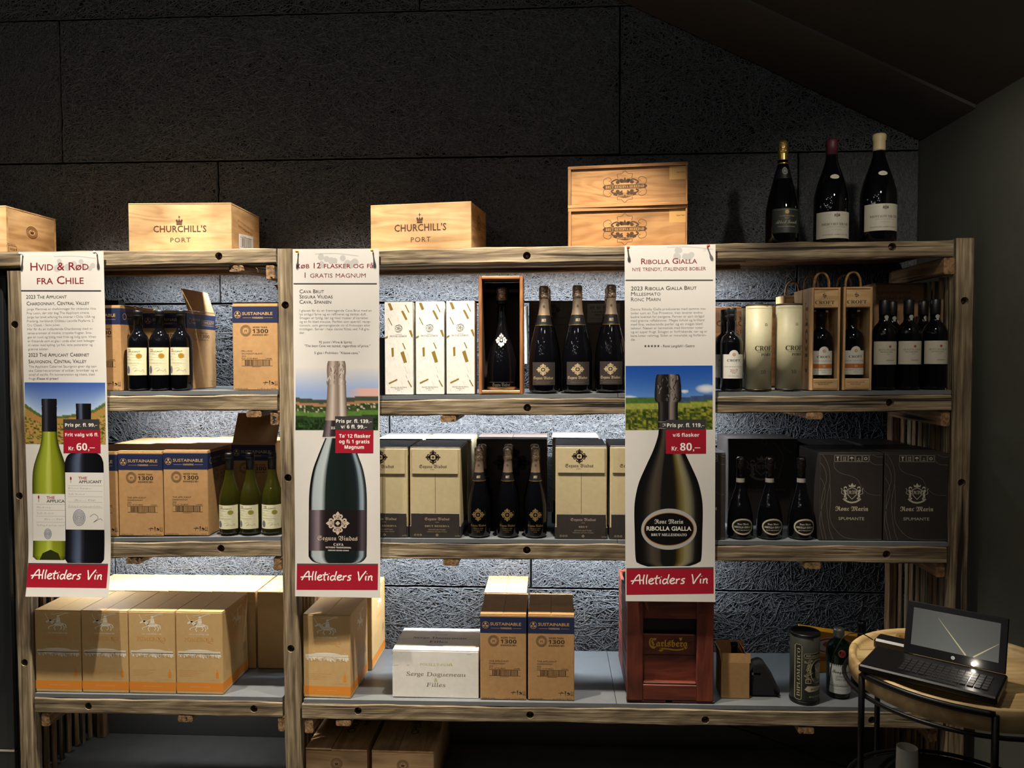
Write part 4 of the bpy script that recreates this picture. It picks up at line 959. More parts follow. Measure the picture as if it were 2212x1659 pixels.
# ------------------------------------------------------------------ gift packaging on the upper shelf
def duval(label,px):
    Y=YF+.02; x=px2x(px,800,Y); W=px2x(px+60.5,800,Y)-x; H=.330
    r=empty('gift_box',(x,Y,zs('1R',x)),0,label,'box','white gift boxes on the upper right shelf')
    b=box('body',0,W,0,.096,0,H,MWHITE,r,.0015)
    D=Dec([(118,350),(350,350),(350,1118),(118,1118)],W,H); g='8a6f30'
    rr=random.Random(4)
    for i in range(150):
        x_=rr.uniform(125,320);y_=rr.uniform(365,1085);L=rr.uniform(10,46)
        if 525<y_<655 and 150<x_<310: continue
        if rr.random()<.6: D.line([(x_,y_),(min(x_+L*.35,347),min(y_+L,1110))],2.2,'cfccc2',1)
        else: D.line([(x_,y_),(min(x_+L*.6,347),y_-L*.2)],2.2,'fbf9f3',1)
    for p in ([(145,360),(168,358),(190,412),(168,420)],[(286,374),(294,372),(324,434),(316,438)],[(255,424),(272,420),(308,492),(292,500)],[(145,482),(152,480),(182,540),(176,544)],[(318,585),(338,582),(349,620),(349,642),(340,640)],
              [(120,640),(145,628),(143,645),(120,656)],[(172,730),(192,726),(192,800),(176,806)],[(262,690),(270,688),(292,738),(284,742)],[(247,768),(275,755),(302,848),(276,856)],[(147,1020),(218,986),(222,998),(152,1032)],[(304,1002),(312,998),(342,1052),(334,1056)]): D.poly(p,g,2)
    k='5a564e'
    for q in range(5): D.ring(233+14*math.cos(q*1.26),568+14*math.sin(q*1.26),18,2.2,k,2,n=16)
    D.line(curve([(205,550),(240,540),(262,560),(230,600),(205,585)]),2.5,k,2)
    D.text('CHAMPAGNE',232,622,6,k,w=56,al='c'); D.text('DUVAL-LEROY',232,639,14,k,w=142,al='c',st='S'); D.text('BLANC DE BLANCS',232,1062,9,k,w=132,al='c',st='S'); D.text('PREMIER CRU',232,1074,7,k,w=70,al='c'); D.text('BRUT',232,1087,7,k,al='c')
    D.build('print',mfront(),b); return r
duval('white gift box with gold strips, left of three, beside the middle poster',831.5); duval('white gift box with gold strips, middle of the three',898.5); duval('white gift box with gold strips, right of three, next to the wooden display box',964.5)
x=px2x(822,800,YF+.05)-.03; box('black_box',0,.05,0,.06,0,.205,MBLK,None,.002); o=bpy.data.objects['black_box']; o.location=(x,YF+.03,zs('1R',x)); tag(o,'narrow black box peeking out between the middle poster and white gift boxes','box')
# wooden display box with silver magnum
Y=YF+.012; x=px2x(1034,800,Y); W=px2x(1130,800,Y)-x; H=.416
r=empty('display_box',(x,Y,zs('1R',x)),0,'upright open wooden display box holding a magnum with silver emblem','box')
t=.012; dd=.125; MB=wood('box wood',[(.3,'7d4f2c'),(.5,'a36c40'),(.7,'b98252')],grain=(2,22,22),rough=.5,bump=.1,cracks=False); MI=flat('dark box lining','2e1a12',.7)
board('side_board',(t/2,dd/2,0),(t/2,dd/2,H),t,dd,MB,r,up=(1,0,0)); board('side_board',(W-t/2,dd/2,0),(W-t/2,dd/2,H),t,dd,MB,r,up=(1,0,0))
board('top_board',(t,dd/2,H-t/2),(W-t,dd/2,H-t/2),t,dd,MB,r); board('bottom_board',(t,dd/2,t/2),(W-t,dd/2,t/2),t,dd,MB,r); box('back_board',t+.0005,W-t-.0005,dd-.004,dd,t+.0005,H-t-.0005,MI,r,0)
[box('neck_holder',a_,b_,.070,.085,H-.052,H-.040,MI,r,.001) for a_,b_ in ((t+.001,W/2-.024),(W/2+.024,W-t-.001))]
for sx_ in (t+.0006,W-t-.0012): box('lining',sx_,sx_+.0006,.014,dd-.005,t+.001,H-t-.001,MI,r,0)
rh,rb_=cava('magnum_bottle','black magnum with silver flower emblem and metal base inside the wooden display box',.368,None,prof=[(a*.94 if b<.5 else a*.80,b) for a,b in SPU[:6]]+[(.052,.62),(.046,.68),(.044,.95)],fprof=[(.048,.80),(.047,.855),(.053,.87),(.058,.90),(.052,.93),(.058,.965),(.05,.985),(.036,.998)])
for c_ in list(rh.children):
    if c_.name.startswith(('lettering','emblem','trim_ring','neck_band','neck_foil')): bpy.data.objects.remove(c_)
Hh=.368; v,f=lathe([(.0525,.001),(.0545,.004),(.0545,.030),(.0535,.034)],36); bs=mk('metal_base',v,f,flat('brushed pewter','b8a688',.3,Metallic=.35),rh,True)
v,f=lathe([(.0196,.308),(.0200,.314),(.0196,.320)],24)
mk('neck_band',v,f,MCAP,rh,True)
D=Dec([(0,0),(200,0),(200,60),(0,60)],.10,.028); D.text('Segura Viudas',100,40,24,'8a8478',w=130,al='c',st='F'); D.rect(2,8,198,10,'8a8478',1,nx=16); D.rect(2,50,198,52,'8a8478',1,nx=16); D.build('lettering',mcyl(.0545,.004,.10),rh,MPRG)
# cast flower emblem, thick
D=Dec([(0,0),(100,0),(100,90),(0,90)],.060,.054); flower(D,50,45,44,'d8d0c0',0); o=D.build('emblem',mcyl(lambda z:rb_(z)+.003,.150,.060),rh,MCHROME); sol=o.modifiers.new('s','SOLIDIFY'); sol.thickness=.003; sol.offset=-1
rh.location=(x+W/2,Y+.062,zs('1R',x)+t+.0008)
# port tubes
def ptube(label,px):
    Y=YF+.05; x=px2x(px,800,Y); H=.302; Rr=.0445
    r=empty('gift_tube',(x,Y,zs('1R',x)),0,label,'tube','cream gift tubes on the upper right shelf'); v,f=lathe([(0,0),(Rr,0),(Rr,H-.004),(0,H-.004)],40); mk('body',v,f,card('cream tube','b5af90','aba586',rough=.5),r,True)
    r.children[0].data.polygons.foreach_set('use_smooth',[abs(p.normal.z)<.5 for p in r.children[0].data.polygons])
    v,f=lathe([(Rr+.0006,0.0002),(Rr+.001,.001),(Rr+.001,.004),(Rr+.0002,.005)],40); mk('rim',v,f,MBLK,r,True); v,f=lathe([(Rr,H-.006),(Rr+.001,H-.004),(Rr+.001,H),(0,H+.001)],40); mk('rim',v,f,flat('brown lid','3a2a1c',.5),r,True)
    D=Dec([(0,0),(230,0),(230,720),(0,720)],Rr*2,H); k='3a3628'
    D.text('CROFT',150,385,38,k,w=185,st='S',al='c'); D.text('FAMILY PORT MAKERS',150,400,8,'7a745a',w=150,al='c',st='S'); D.text('PORT',155,430,20,k,w=92,al='c',st='S'); D.text('10',128,578,30,k,w=44,st='S',al='c'); D.text('YEARS OLD',160,562,8,'7a745a',w=52); D.text('TAWNY',160,576,8,'7a745a',w=36); D.ring(152,170,9,3,'8a7a50',1,n=8); D.line([(140,180),(170,176)],2,'8a7a50',1); D.rect(2,36,228,37.5,'8a8468',1,nx=24)
    D.build('print',mcylp(Rr),r); return r
ptube('cream port gift tube, left one of the pair',1638); ptube('cream port gift tube, right one, beside the wooden gift boxes',1703)
x=px2x(1640,800,YF+.16); t_=ptube('third cream port gift tube standing behind the left one',1640); t_.location=(x-.020,YF+.16,zs('1R',x))
# wooden gift boxes with rope handles
def giftbox(label,px,Y,W=.098,H=.356):
    x=px2x(px,800,Y); dd=.098; r=empty('wooden_gift_box',(x,Y,zs('1R',x)),0,label,'box','wooden gift boxes with rope handles'); t=.008
    for a in (t/2,W-t/2): board('side_board',(a,dd/2,0),(a,dd/2,H),t,dd-.001,MPINE,r,up=(1,0,0))
    board('top_board',(t,dd/2,H-t/2),(W-t,dd/2,H-t/2),t,dd-.002,MPINE,r); board('bottom_board',(t,dd/2,t/2),(W-t,dd/2,t/2),t,dd-.002,MPINE,r)
    box('back_board',t,W-t,dd-.006,dd-.001,t,H-t,MPINE,r,0)
    p1=board('front_board',(t+.0003,.003,H-.040),(W-t-.0003,.003,H-.040),.062,.006,MPINE,r); p2=board('front_board',(t+.0003,.003,.022),(W-t-.0003,.003,.022),.036,.006,MPINE,r)
    D=Dec([(800,275),(1020,275),(1020,425),(800,425)],W-2*t,.062); k='3a2c1c'; D.text('CROFT',807,392,28,k,w=178,st='S'); D.text('FAMILY PORT MAKERS',896,407,6,'6a5638',w=130,al='c'); D.ring(893,318,14,3,k,1,n=9); D.line([(876,312),(914,326)],6,k,1); D.line([(890,290),(892,352)],2.5,k,1); D.line([(878,332),(910,336)],3,k,1); D.build('print',mfront(-.0002,t,H-.071),r)
    D=Dec([(800,1005),(1020,1005),(1020,1090),(800,1090)],W-2*t,.036); D.text('HANDCRAFTED LUXURY',895,1040,10,k,w=170,al='c'); D.text('FROM CROFT',895,1056,10,k,w=95,al='c'); D.build('print',mfront(-.0002,t,.004),r)
    D=Dec([(0,0),(100,0),(100,360),(0,360)],dd,H); D.text('CROFT',62,300,30,'4a3824',w=250,st='S',rot=PI/2); D.build('print',mleft(0,dd),r)
    v,f=tube(curve([(W*.26,.05,H-.004),(W*.24,.05,H+.02),(W*.30,.05,H+.045),(W*.5,.052,H+.060),(W*.70,.05,H+.045),(W*.76,.05,H+.02),(W*.74,.05,H-.004)],22) if False else [(W*.5+W*.27*math.cos(a)*(1 if abs(math.cos(a))<.99 else .96),.05,H-.002+.058*math.sin(a)**.7) for a in np.linspace(0,PI,18)],.0042,8); mk('rope_handle',v,f,MROPE,r,True)
    return r,x
G1,gx=giftbox('wooden gift box with rope handle, left one, port bottle inside',1752,YF+.02); G2,gx2=giftbox('wooden gift box with rope handle, right one, port bottle inside',1821,YF+.018)
giftbox('wooden gift box in the back row behind the left one',1731,YF+.125); giftbox('wooden gift box in the back row behind the right one',1803,YF+.125); giftbox('wooden gift box at the back, beside the gift tubes',1690,YF+.225,H=.345)
for g_,x_,lab in ((G1,gx,'port bottle with copper banded label inside the left wooden gift box'),(G2,gx2,'port bottle with copper banded label inside the right wooden gift box')):
    if lab.find('left')>0: rp=port('port_bottle',lab,'t'); q=rp
    else: q=dup(rp,(0,0,0),0,lab)
    q.location=(x_+.049,g_.location.y+.052,g_.location.z+.0088)
# churchill crate standing behind, upper shelf
def mkcrate(name,label,W,D_,H,mat,group=None,lid=True,t=.010,front=True):
    r=empty(name,(0,0,0),0,label,'crate',group)
    board('side_board',(0,t/2,H/2-.001),(W,t/2,H/2-.001),H-.010,t,mat,r,cham=.001); board('side_board',(0,D_-t/2,H/2-.001),(W,D_-t/2,H/2-.001),H-.010,t,mat,r,cham=.001)
    for a in (t/2,W-t/2): board('end_board',(a,t+.0003,H/2-.001),(a,D_-t-.0003,H/2-.001),H-.012,t,mat,r,cham=.001)
    if lid: board('lid',(.0,D_/2,H-.0025),(W,D_/2,H-.0025),.005,D_,mat,r,cham=.0008)
    board('bottom_board',(t,D_/2,.004),(W-t,D_/2,.004),.006,D_-2*t,mat,r,cham=.0005)
    return r
def crown(D,cx,cy,s,c,lay=2):
    D.rect(cx-.5*s,cy+.25*s,cx+.5*s,cy+.5*s,c,lay); D.poly([(cx-.5*s,cy+.2*s),(cx-.62*s,cy-.2*s),(cx-.45*s,cy-.3*s),(cx-.28*s,cy-.22*s),(cx-.2*s,cy+.02*s),(cx-.12*s,cy-.22*s),(cx,cy-.36*s),(cx+.12*s,cy-.22*s),(cx+.2*s,cy+.02*s),(cx+.28*s,cy-.22*s),(cx+.45*s,cy-.3*s),(cx+.62*s,cy-.2*s),(cx+.5*s,cy+.2*s)],c,lay)
    D.rect(cx-.05*s,cy-.85*s,cx+.05*s,cy-.4*s,c,lay); D.rect(cx-.18*s,cy-.7*s,cx+.18*s,cy-.6*s,c,lay)
def church(W,H,ink='4a2a1c'):
    D=Dec([(0,0),(1200,0),(1200,450),(0,450)],W,H); crown(D,592,150,66,ink); D.text("CHURCHILL'S",288,252,62,ink,w=620,off=.014,sp=1.05); D.text('PORT',485,350,44,ink,w=236,sc=False,sp=1.15); return D
def seal(D,cx,cy,r,ink='4a2a1c'):
    D.ring(cx,cy,r,r*.08,ink,1); D.ring(cx,cy,r*.6,r*.06,ink,1); D.ring(cx,cy,r*.8,r*.18,'8a6238',1,n=20); crown(D,cx,cy,r*.55,ink)
#SPLIT4
# ------------------------------------------------------------------ wooden crates on top of the rack
def place(r,pxl,pyb,Y,key,ang=0,x=None):
    x=px2x(pxl,480,Y) if x is None else x; r.location=(x,Y,BT[key](x)+.0025); r.rotation_euler.z=R(ang)
cW=.385;cD=.285
g='port crates on top of the rack'
rB=mkcrate('wine_crate','pale pine port crate with white barcode sticker, above the top left shelf',cW,cD,.182,MPINE,g)
sb=part(rB,'side_board'); church(cW,.172).build('print',mfront(-.0002,0,0),rB)
D=Dec([(1490,240),(1880,340),(1880,720),(1490,720)],cD,.165); D.rect(1585,500,1785,650,'d0d0cc',1); D.barcode(1605,530,1765,630,'222222'); D.text('5 601086 112345',1610,520,14,'333333',w=140); D.text('QUINTA DA GRICHA',1570,370,22,'8a6238',w=215,st='S',rot=-.22); D.text('VINTAGE PORT',1575,425,22,'6d4a2a',w=215,rot=-.22); D.build('print',mright(cW+.0001),rB)
place(rB,278,540,YF+.085,'tL',1.2)
rA=mkcrate('wine_crate','pale pine port crate cut off by the left edge, its end seal showing',cW,cD,.178,MPINE,g)
D=Dec([(0,0),(720,0),(720,600),(0,600)],cD,.168); seal(D,355,240,80); D.text('CONT. 6 BTL',380,560,30,'4a2a1c',w=230); D.line([(20,480),(130,480),(130,585),(20,585)],6,'4a2a1c',1,True); D.text('PORT',45,540,26,'4a2a1c'); D.text('CHURCHILL',15,468,16,'4a2a1c',w=110); D.build('print',mright(cW+.0001),rA)
xa=px2x(14,500,YF+.06)-cW; place(rA,0,0,YF+.06,'tL',0,x=xa)
rC=mkcrate('wine_crate','pale pine port crate turned slightly, right of the middle poster',cW,.24,.188,MPINE,g,lid=False)
church(cW,.185).build('print',mfront(-.0002,0,0),rC)
D=Dec([(0,0),(720,0),(720,600),(0,600)],.24,.18); seal(D,360,190,90); 
for i in range(3): D.text('1PORT',90+i*40,470,26,'4a2a1c',rot=PI/2,w=90)
D.text('CONT. 6 BTL',430,500,30,'4a2a1c',w=200); D.build('print',mright(cW+.0001),rC)
place(rC,801,540,YF+.15,'tR',-8)
# two reserve crates
def scroll(D,cx,cy,s,c):
    pts=[]
    for k in range(8):
        a=-PI/2+k*PI/4; rx=(.98 if k%2==0 else .86); X=cx+1.25*s*rx*math.cos(a); Yy=cy+s*rx*math.sin(a)*.95
        if k in (0,4):
            sg=-1 if k==0 else 1
            D.line(curve([(cx-s*.42,cy+sg*s*.62),(cx-s*.48,cy+sg*s*.95),(cx-s*.2,cy+sg*s*.98),(cx,cy+sg*s*1.2),(cx+s*.2,cy+sg*s*.98),(cx+s*.48,cy+sg*s*.95),(cx+s*.42,cy+sg*s*.62)],20),s*.03,c,1)
    for gx in (-1,1):
        for gy in (-1,1):
            D.line(curve([(cx+gx*s*.75,cy+gy*s*.22),(cx+gx*s*1.28,cy+gy*s*.16),(cx+gx*s*1.34,cy+gy*s*.55),(cx+gx*s*1.02,cy+gy*s*.72),(cx+gx*s*.85,cy+gy*s*.52),(cx+gx*s*1.02,cy+gy*s*.42)],20),s*.03,c,1)
            D.line(curve([(cx+gx*s*.15,cy+gy*s*.3),(cx+gx*s*.5,cy+gy*s*.55),(cx+gx*s*.85,cy+gy*s*.35),(cx+gx*s*.7,cy+gy*s*.2)],14),s*.10,c,1)
            D.circ(cx+gx*s*.45,cy+gy*s*.34,s*.13,c,1,n=10); D.circ(cx+gx*s*.2,cy+gy*s*.5,s*.1,c,1,n=8)
    D.poly([(cx-s*1.42,cy),(cx-s*1.3,cy-s*.15),(cx+s*1.3,cy-s*.15),(cx+s*1.42,cy),(cx+s*1.3,cy+s*.15),(cx-s*1.3,cy+s*.15)],c,2)
    D.text('BRUT RESERVA HEREDAD',cx,cy+s*.10,s*.20,'b98c50',w=s*2.45,al='c',st='S',lay=3)
    D.line(curve([(cx-s*.7,cy+s*.5),(cx,cy+s*.72),(cx+s*.7,cy+s*.5)],12),s*.22,c,2); D.text('Segura Viudas',cx,cy+s*.74,s*.16,'b98c50',w=s*1.0,al='c',st='F',lay=3)
    D.poly([(cx-s*.28,cy-s*.3),(cx-s*.34,cy-s*.62),(cx-s*.1,cy-s*.5),(cx,cy-s*.72),(cx+s*.1,cy-s*.5),(cx+s*.34,cy-s*.62),(cx+s*.28,cy-s*.3)],c,1)
Ws=.425
def reserve(label):
    H=.150; Dp=.30; r=empty('wine_crate',(0,0,0),0,label,'crate','two reserve crates stacked on top of the rack'); t=.011
    board('top_board',(0,Dp/2,H-t/2),(Ws,Dp/2,H-t/2),t,Dp,MPINE2,r,cham=.0008); board('bottom_board',(0,Dp/2,t/2),(Ws,Dp/2,t/2),t,Dp,MPINE2,r,cham=.0008)
    board('end_board',(t/2,Dp/2,t),(t/2,Dp/2,H-t),t,Dp,MPINE2,r,up=(1,0,0),cham=.0008); board('end_board',(Ws-.004,Dp/2,t),(Ws-.004,Dp/2,H-t),.006,Dp,MPINE2,r,up=(1,0,0),cham=.0008)
    fb=board('sliding_lid',(t+.001,.010,H/2),(Ws-.0075,.010,H/2),H-2*t-.002,.008,MPINE2,r,cham=.001); board('back_board',(t,Dp-.01,H/2),(Ws-.008,Dp-.01,H/2),H-2*t-.002,.008,MPINE2,r,cham=.001)
    D=Dec([(485,215),(1790,215),(1790,700),(485,700)],Ws-t-.007,H-2*t); scroll(D,1105,470,180,'46301c'); D.rect(1608,225,1790,400,'c99a58',1); D.text('Segura Viudas',1688,312,20,'46301c',w=95,st='S'); D.build('print',mfront(.0058,t,t),r)
    return r
q1=reserve('orange pine reserve crate, lower of the stack of two on top of the rack'); q2=reserve('orange pine reserve crate, upper of the stack of two on top of the rack')
place(q1,1227,530,YF+.12,'tR',-6); q2.location=q1.location+Vector((-.0005,0,.1512)); q2.rotation_euler.z=R(-7)
# churchill crate on the upper shelf behind the tubes
rD=mkcrate('wine_crate','orange brown port crate standing behind the port tubes on the upper shelf',.34,.12,.318,MPINE3,lid=False)
D=Dec([(-300,0),(590,0),(590,740),(-300,740)],.34,.315); crown(D,190,105,40,'3a2412'); D.text("CHURCHILL'S",-60,180,50,'3a2412',w=470); D.text('PORT',60,258,42,'3a2412',w=210); D.build('print',mfront(),rD)
x=px2x(1690,750,3.02)-.34; rD.location=(x,3.035,zs('1R',x+.1)+.001)
# floor crates below the rack
for i,(pl,lab) in enumerate(((661,'pine port crate on the floor under the rack, left one of the two'),(803.5,'pine port crate on the floor under the rack, right one of the two'))):
    Wf=.228; Df=.43; H=.187
    r=empty('wine_crate',(0,0,0),0,lab,'crate','port crates on the floor'); t=.011
    board('front_board',(0.0,t/2,H/2-.004),(Wf,t/2,H/2-.004),H-.008,t,MPINE,r,cham=.001); board('back_board',(0.0,Df-t/2,H/2-.004),(Wf,Df-t/2,H/2-.004),H-.008,t,MPINE,r,cham=.001)
    for a in (t/2,Wf-t/2): board('side_board',(a,t+.0005,H/2-.004),(a,Df-t-.0005,H/2-.004),H-.008,t,MPINE,r,cham=.001)
    board('bottom_board',(Wf/2,t,.006),(Wf/2,Df-t,.006),.008,Wf-2*t-.001,MPINE,r,cham=.001,up=(0,0,1))
    for a,b_ in ((.0,Wf*.42),(Wf*.42+.001,Wf)): board('lid_board',((a+b_)/2,-.002,H-.003+(.003 if a==0 and i==0 else 0)),((a+b_)/2,Df,H-.003),.006,b_-a,MPINE,r,cham=.0008)
    D=Dec([(0,0),(230,0),(230,180),(0,180)],Wf,.175); seal(D,115,45,21); D.build('print',mfront(-.0002),r)
    D=Dec([(0,0),(230,0),(230,460),(0,460)],Wf,Df); D.text("CHURCHILL'S",150,330,30,'3a2418',w=270,rot=PI/2,off=.014); D.text('PORT',190,260,20,'3a2418',w=90,rot=PI/2); crown(D,95,180,22,'3a2418'); D.build('print',mtop(H+.0004),r)
    Y=YF+.035; x=px2x(pl,1640,Y); r.location=(x,Y,.0006)
# ------------------------------------------------------------------ posters
def hexmix(a,b,t):
    A=[int(a[i:i+2],16) for i in (0,2,4)];B_=[int(b[i:i+2],16) for i in (0,2,4)]; t=max(0,min(1,t)); return tuple((p+(q-p)*t)/255 for p,q in zip(A,B_))
def stops(st,t):
    for (p0,c0),(p1,c1) in zip(st,st[1:]):
        if t<=p1: return hexmix(c0,c1,(t-p0)/max(1e-6,p1-p0))
    return hexmix(st[-1][1],st[-1][1],0)
HAND={'A':([[(0,0),(.28,.75),(.5,1),(.56,.5),(.62,-.02)],[(-.12,.34),(.3,.40),(.78,.42)]],.78),'l':([[(.10,1.02),(.06,.5),(.10,-.02)]],.24),'e':([[(.02,.26),(.24,.34),(.34,.5),(.2,.58),(.04,.4),(.04,.14),(.2,.0),(.42,.12)]],.46),
 't':([[(.16,.92),(.10,.5),(.12,.06),(.24,.0)],[(-.06,.60),(.16,.62),(.40,.66)]],.38),'i':([[(.06,.5),(.04,.2),(.08,-.02)],[(.10,.74),(.12,.78)]],.22),'d':([[(.34,.46),(.14,.50),(.02,.24),(.12,.0),(.3,.12),(.40,.5),(.46,1.02)],[(.40,.5),(.38,.2),(.46,-.02)]],.56),
 'r':([[(.04,.52),(.06,.25),(.04,-.02)],[(.05,.26),(.16,.46),(.32,.50)]],.36),'s':([[(.34,.54),(.14,.50),(.10,.34),(.26,.24),(.24,.04),(.02,.0)]],.42),'V':([[(0,1.0),(.10,.5),(.18,-.02),(.38,.5),(.66,1.05)]],.64),'n':([[(.04,.5),(.06,.2),(.04,-.02)],[(.05,.28),(.2,.5),(.32,.42),(.30,.15),(.38,-.04)]],.46)}
def hand(D,s,x,y,h,col,w,lw):
    adv=sum(.42 if ch==' ' else HAND[ch][1] for ch in s); k=w/adv; X=x
    for ch in s:
        if ch==' ': X+=.42*k; continue
        st,a=HAND[ch]
        for p in st: D.line(curve([(X+q[0]*k+q[1]*h*.10,y-q[1]*h) for q in p],max(6,6*len(p))),lw,col,5)
        X+=a*k
def grid(D,x0,y0,x1,y1,nx,ny,fn,lay=1): D.rect(x0,y0,x1,y1,None,lay,nx,ny,fn)
def artbottle(D,cx,prof,st,lay=3,nx=14,tint=None):
    """printed bottle: prof = (half width, y) down the page, st = colour stops across"""
    pts=curve(prof,len(prof)*10); rows=[]; cols=[]; xs=[];ys=[]
    for hw,y in pts:
        for i in range(nx+1):
            t=i/nx; xs.append(cx-hw+2*hw*t); ys.append(y); cols.append(lin(stops(st,t)))
    u,v=D.uv(xs,ys); k=nx+1; D.add(u,v,[(j*k+i,j*k+i+1,(j+1)*k+i+1,(j+1)*k+i) for j in range(len(pts)-1) for i in range(nx)],cols,lay)
YP=YF-.008
def poster(label,quad,curl,pins,pinmat,draw):
    TL,TR,BR,BL=quad; a=P(*TL,YP);b=P(*TR,YP);c=P(*BL,YP); W=(b-a).length; H=a.z-c.z
    r=empty('poster',(a.x,YP,a.z-H),0,label,'poster','three tall wine posters pinned to the rack'); r.rotation_euler=(0,-math.atan2(b.z-a.z,b.x-a.x),0)
    def cy(v): t=max(0,(.22-v)/.22); return -curl*t*t-.0015*math.sin(v/H*PI)
    n=160; V=[];Fc=[]
    for j in range(n+1):
        v=H*j/n; 
        for th in (0,.0006):
            for x in (0,W): V.append((x,cy(v)+th,v))
    for j in range(n):
        k=j*4; Fc+=[(k,k+1,k+5,k+4),(k+3,k+2,k+6,k+7),(k+1,k+3,k+7,k+5),(k+2,k,k+4,k+6)]
    Fc+=[(0,2,3,1),(n*4,n*4+1,n*4+3,n*4+2)]
    sh=mk('sheet',V,Fc,MPAPER,r,True)
    for f in sh.data.polygons: f.use_smooth=False
    D=Dec(quad,W,H); draw(D)
    mp_=lambda u,v,l:(u,cy(v)-.00006-l*1.5,v)
    mp_.cyl=(1,.008); D.build('print',mp_,r,MPRP)
    for (px,py) in pins:
        u,v=D.uv(px,py); v_,f_=lathe([(0,0),(.0028,0),(.0022,.004),(.0030,.010),(.0052,.013),(.0052,.016),(0,.018)],12); q=mk('push_pin',v_,f_,pinmat,r,True); q.location=(u[0],cy(v[0])-.002,v[0]); q.rotation_euler=(R(84),0,0)
        v_,f_=lathe([(.0005,0),(.0005,.0035)],6); nd=mk('needle',v_,f_,MMET,q)
    return r
GL='b7b6b2'; REDT='7a1f26'; BK='2e2c30'; TX='5a585c'; RED='9c1a2c'; WHT='f2eee8'
def vine(D,x0,y0,s):
    rr=random.Random(int(x0))
    for i in range(10):
        x=x0+rr.uniform(-40,48)*s; y=y0+4+rr.uniform(-7,14)*s; rd=rr.uniform(5,8)*s; D.circ(x,y,rd,GL,1+i*.08,n=9)
    D.line(curve([(x0-45*s,y0-8*s),(x0,y0-9*s),(x0+45*s,y0-4*s)]),1.5*s,GL,1)
def banner(D,x0,x1,y0,y1,tx,ty,tw,th):
    D.rect(x0,y0-3,x1,y0+1,'4a4448',1,nx=4); D.rect(x0,y0,x1,y1,RED,2,nx=4,ny=14); 
    D2=D; hand(D2,'Alletiders Vin',tx,ty,th,WHT,tw,2.6)
def body(D,lines,x,y,dy,w,h=6.2,col=TX,last=None):
    for i,(t,fw) in enumerate(lines): D.text(t,x,y+dy*i,h,col,w=w*fw,off=-.008)
def priceblock(D,x0,y0,x1,ym,y1): D.rect(x0,y0,x1,ym,'3a3838',6); D.rect(x0,ym,x1,y1,RED,6)
def noise2(seed,nx,ny,lo=0,hi=1):
    g=np.random.default_rng(seed); a=g.random((ny+1,nx+1)); return a
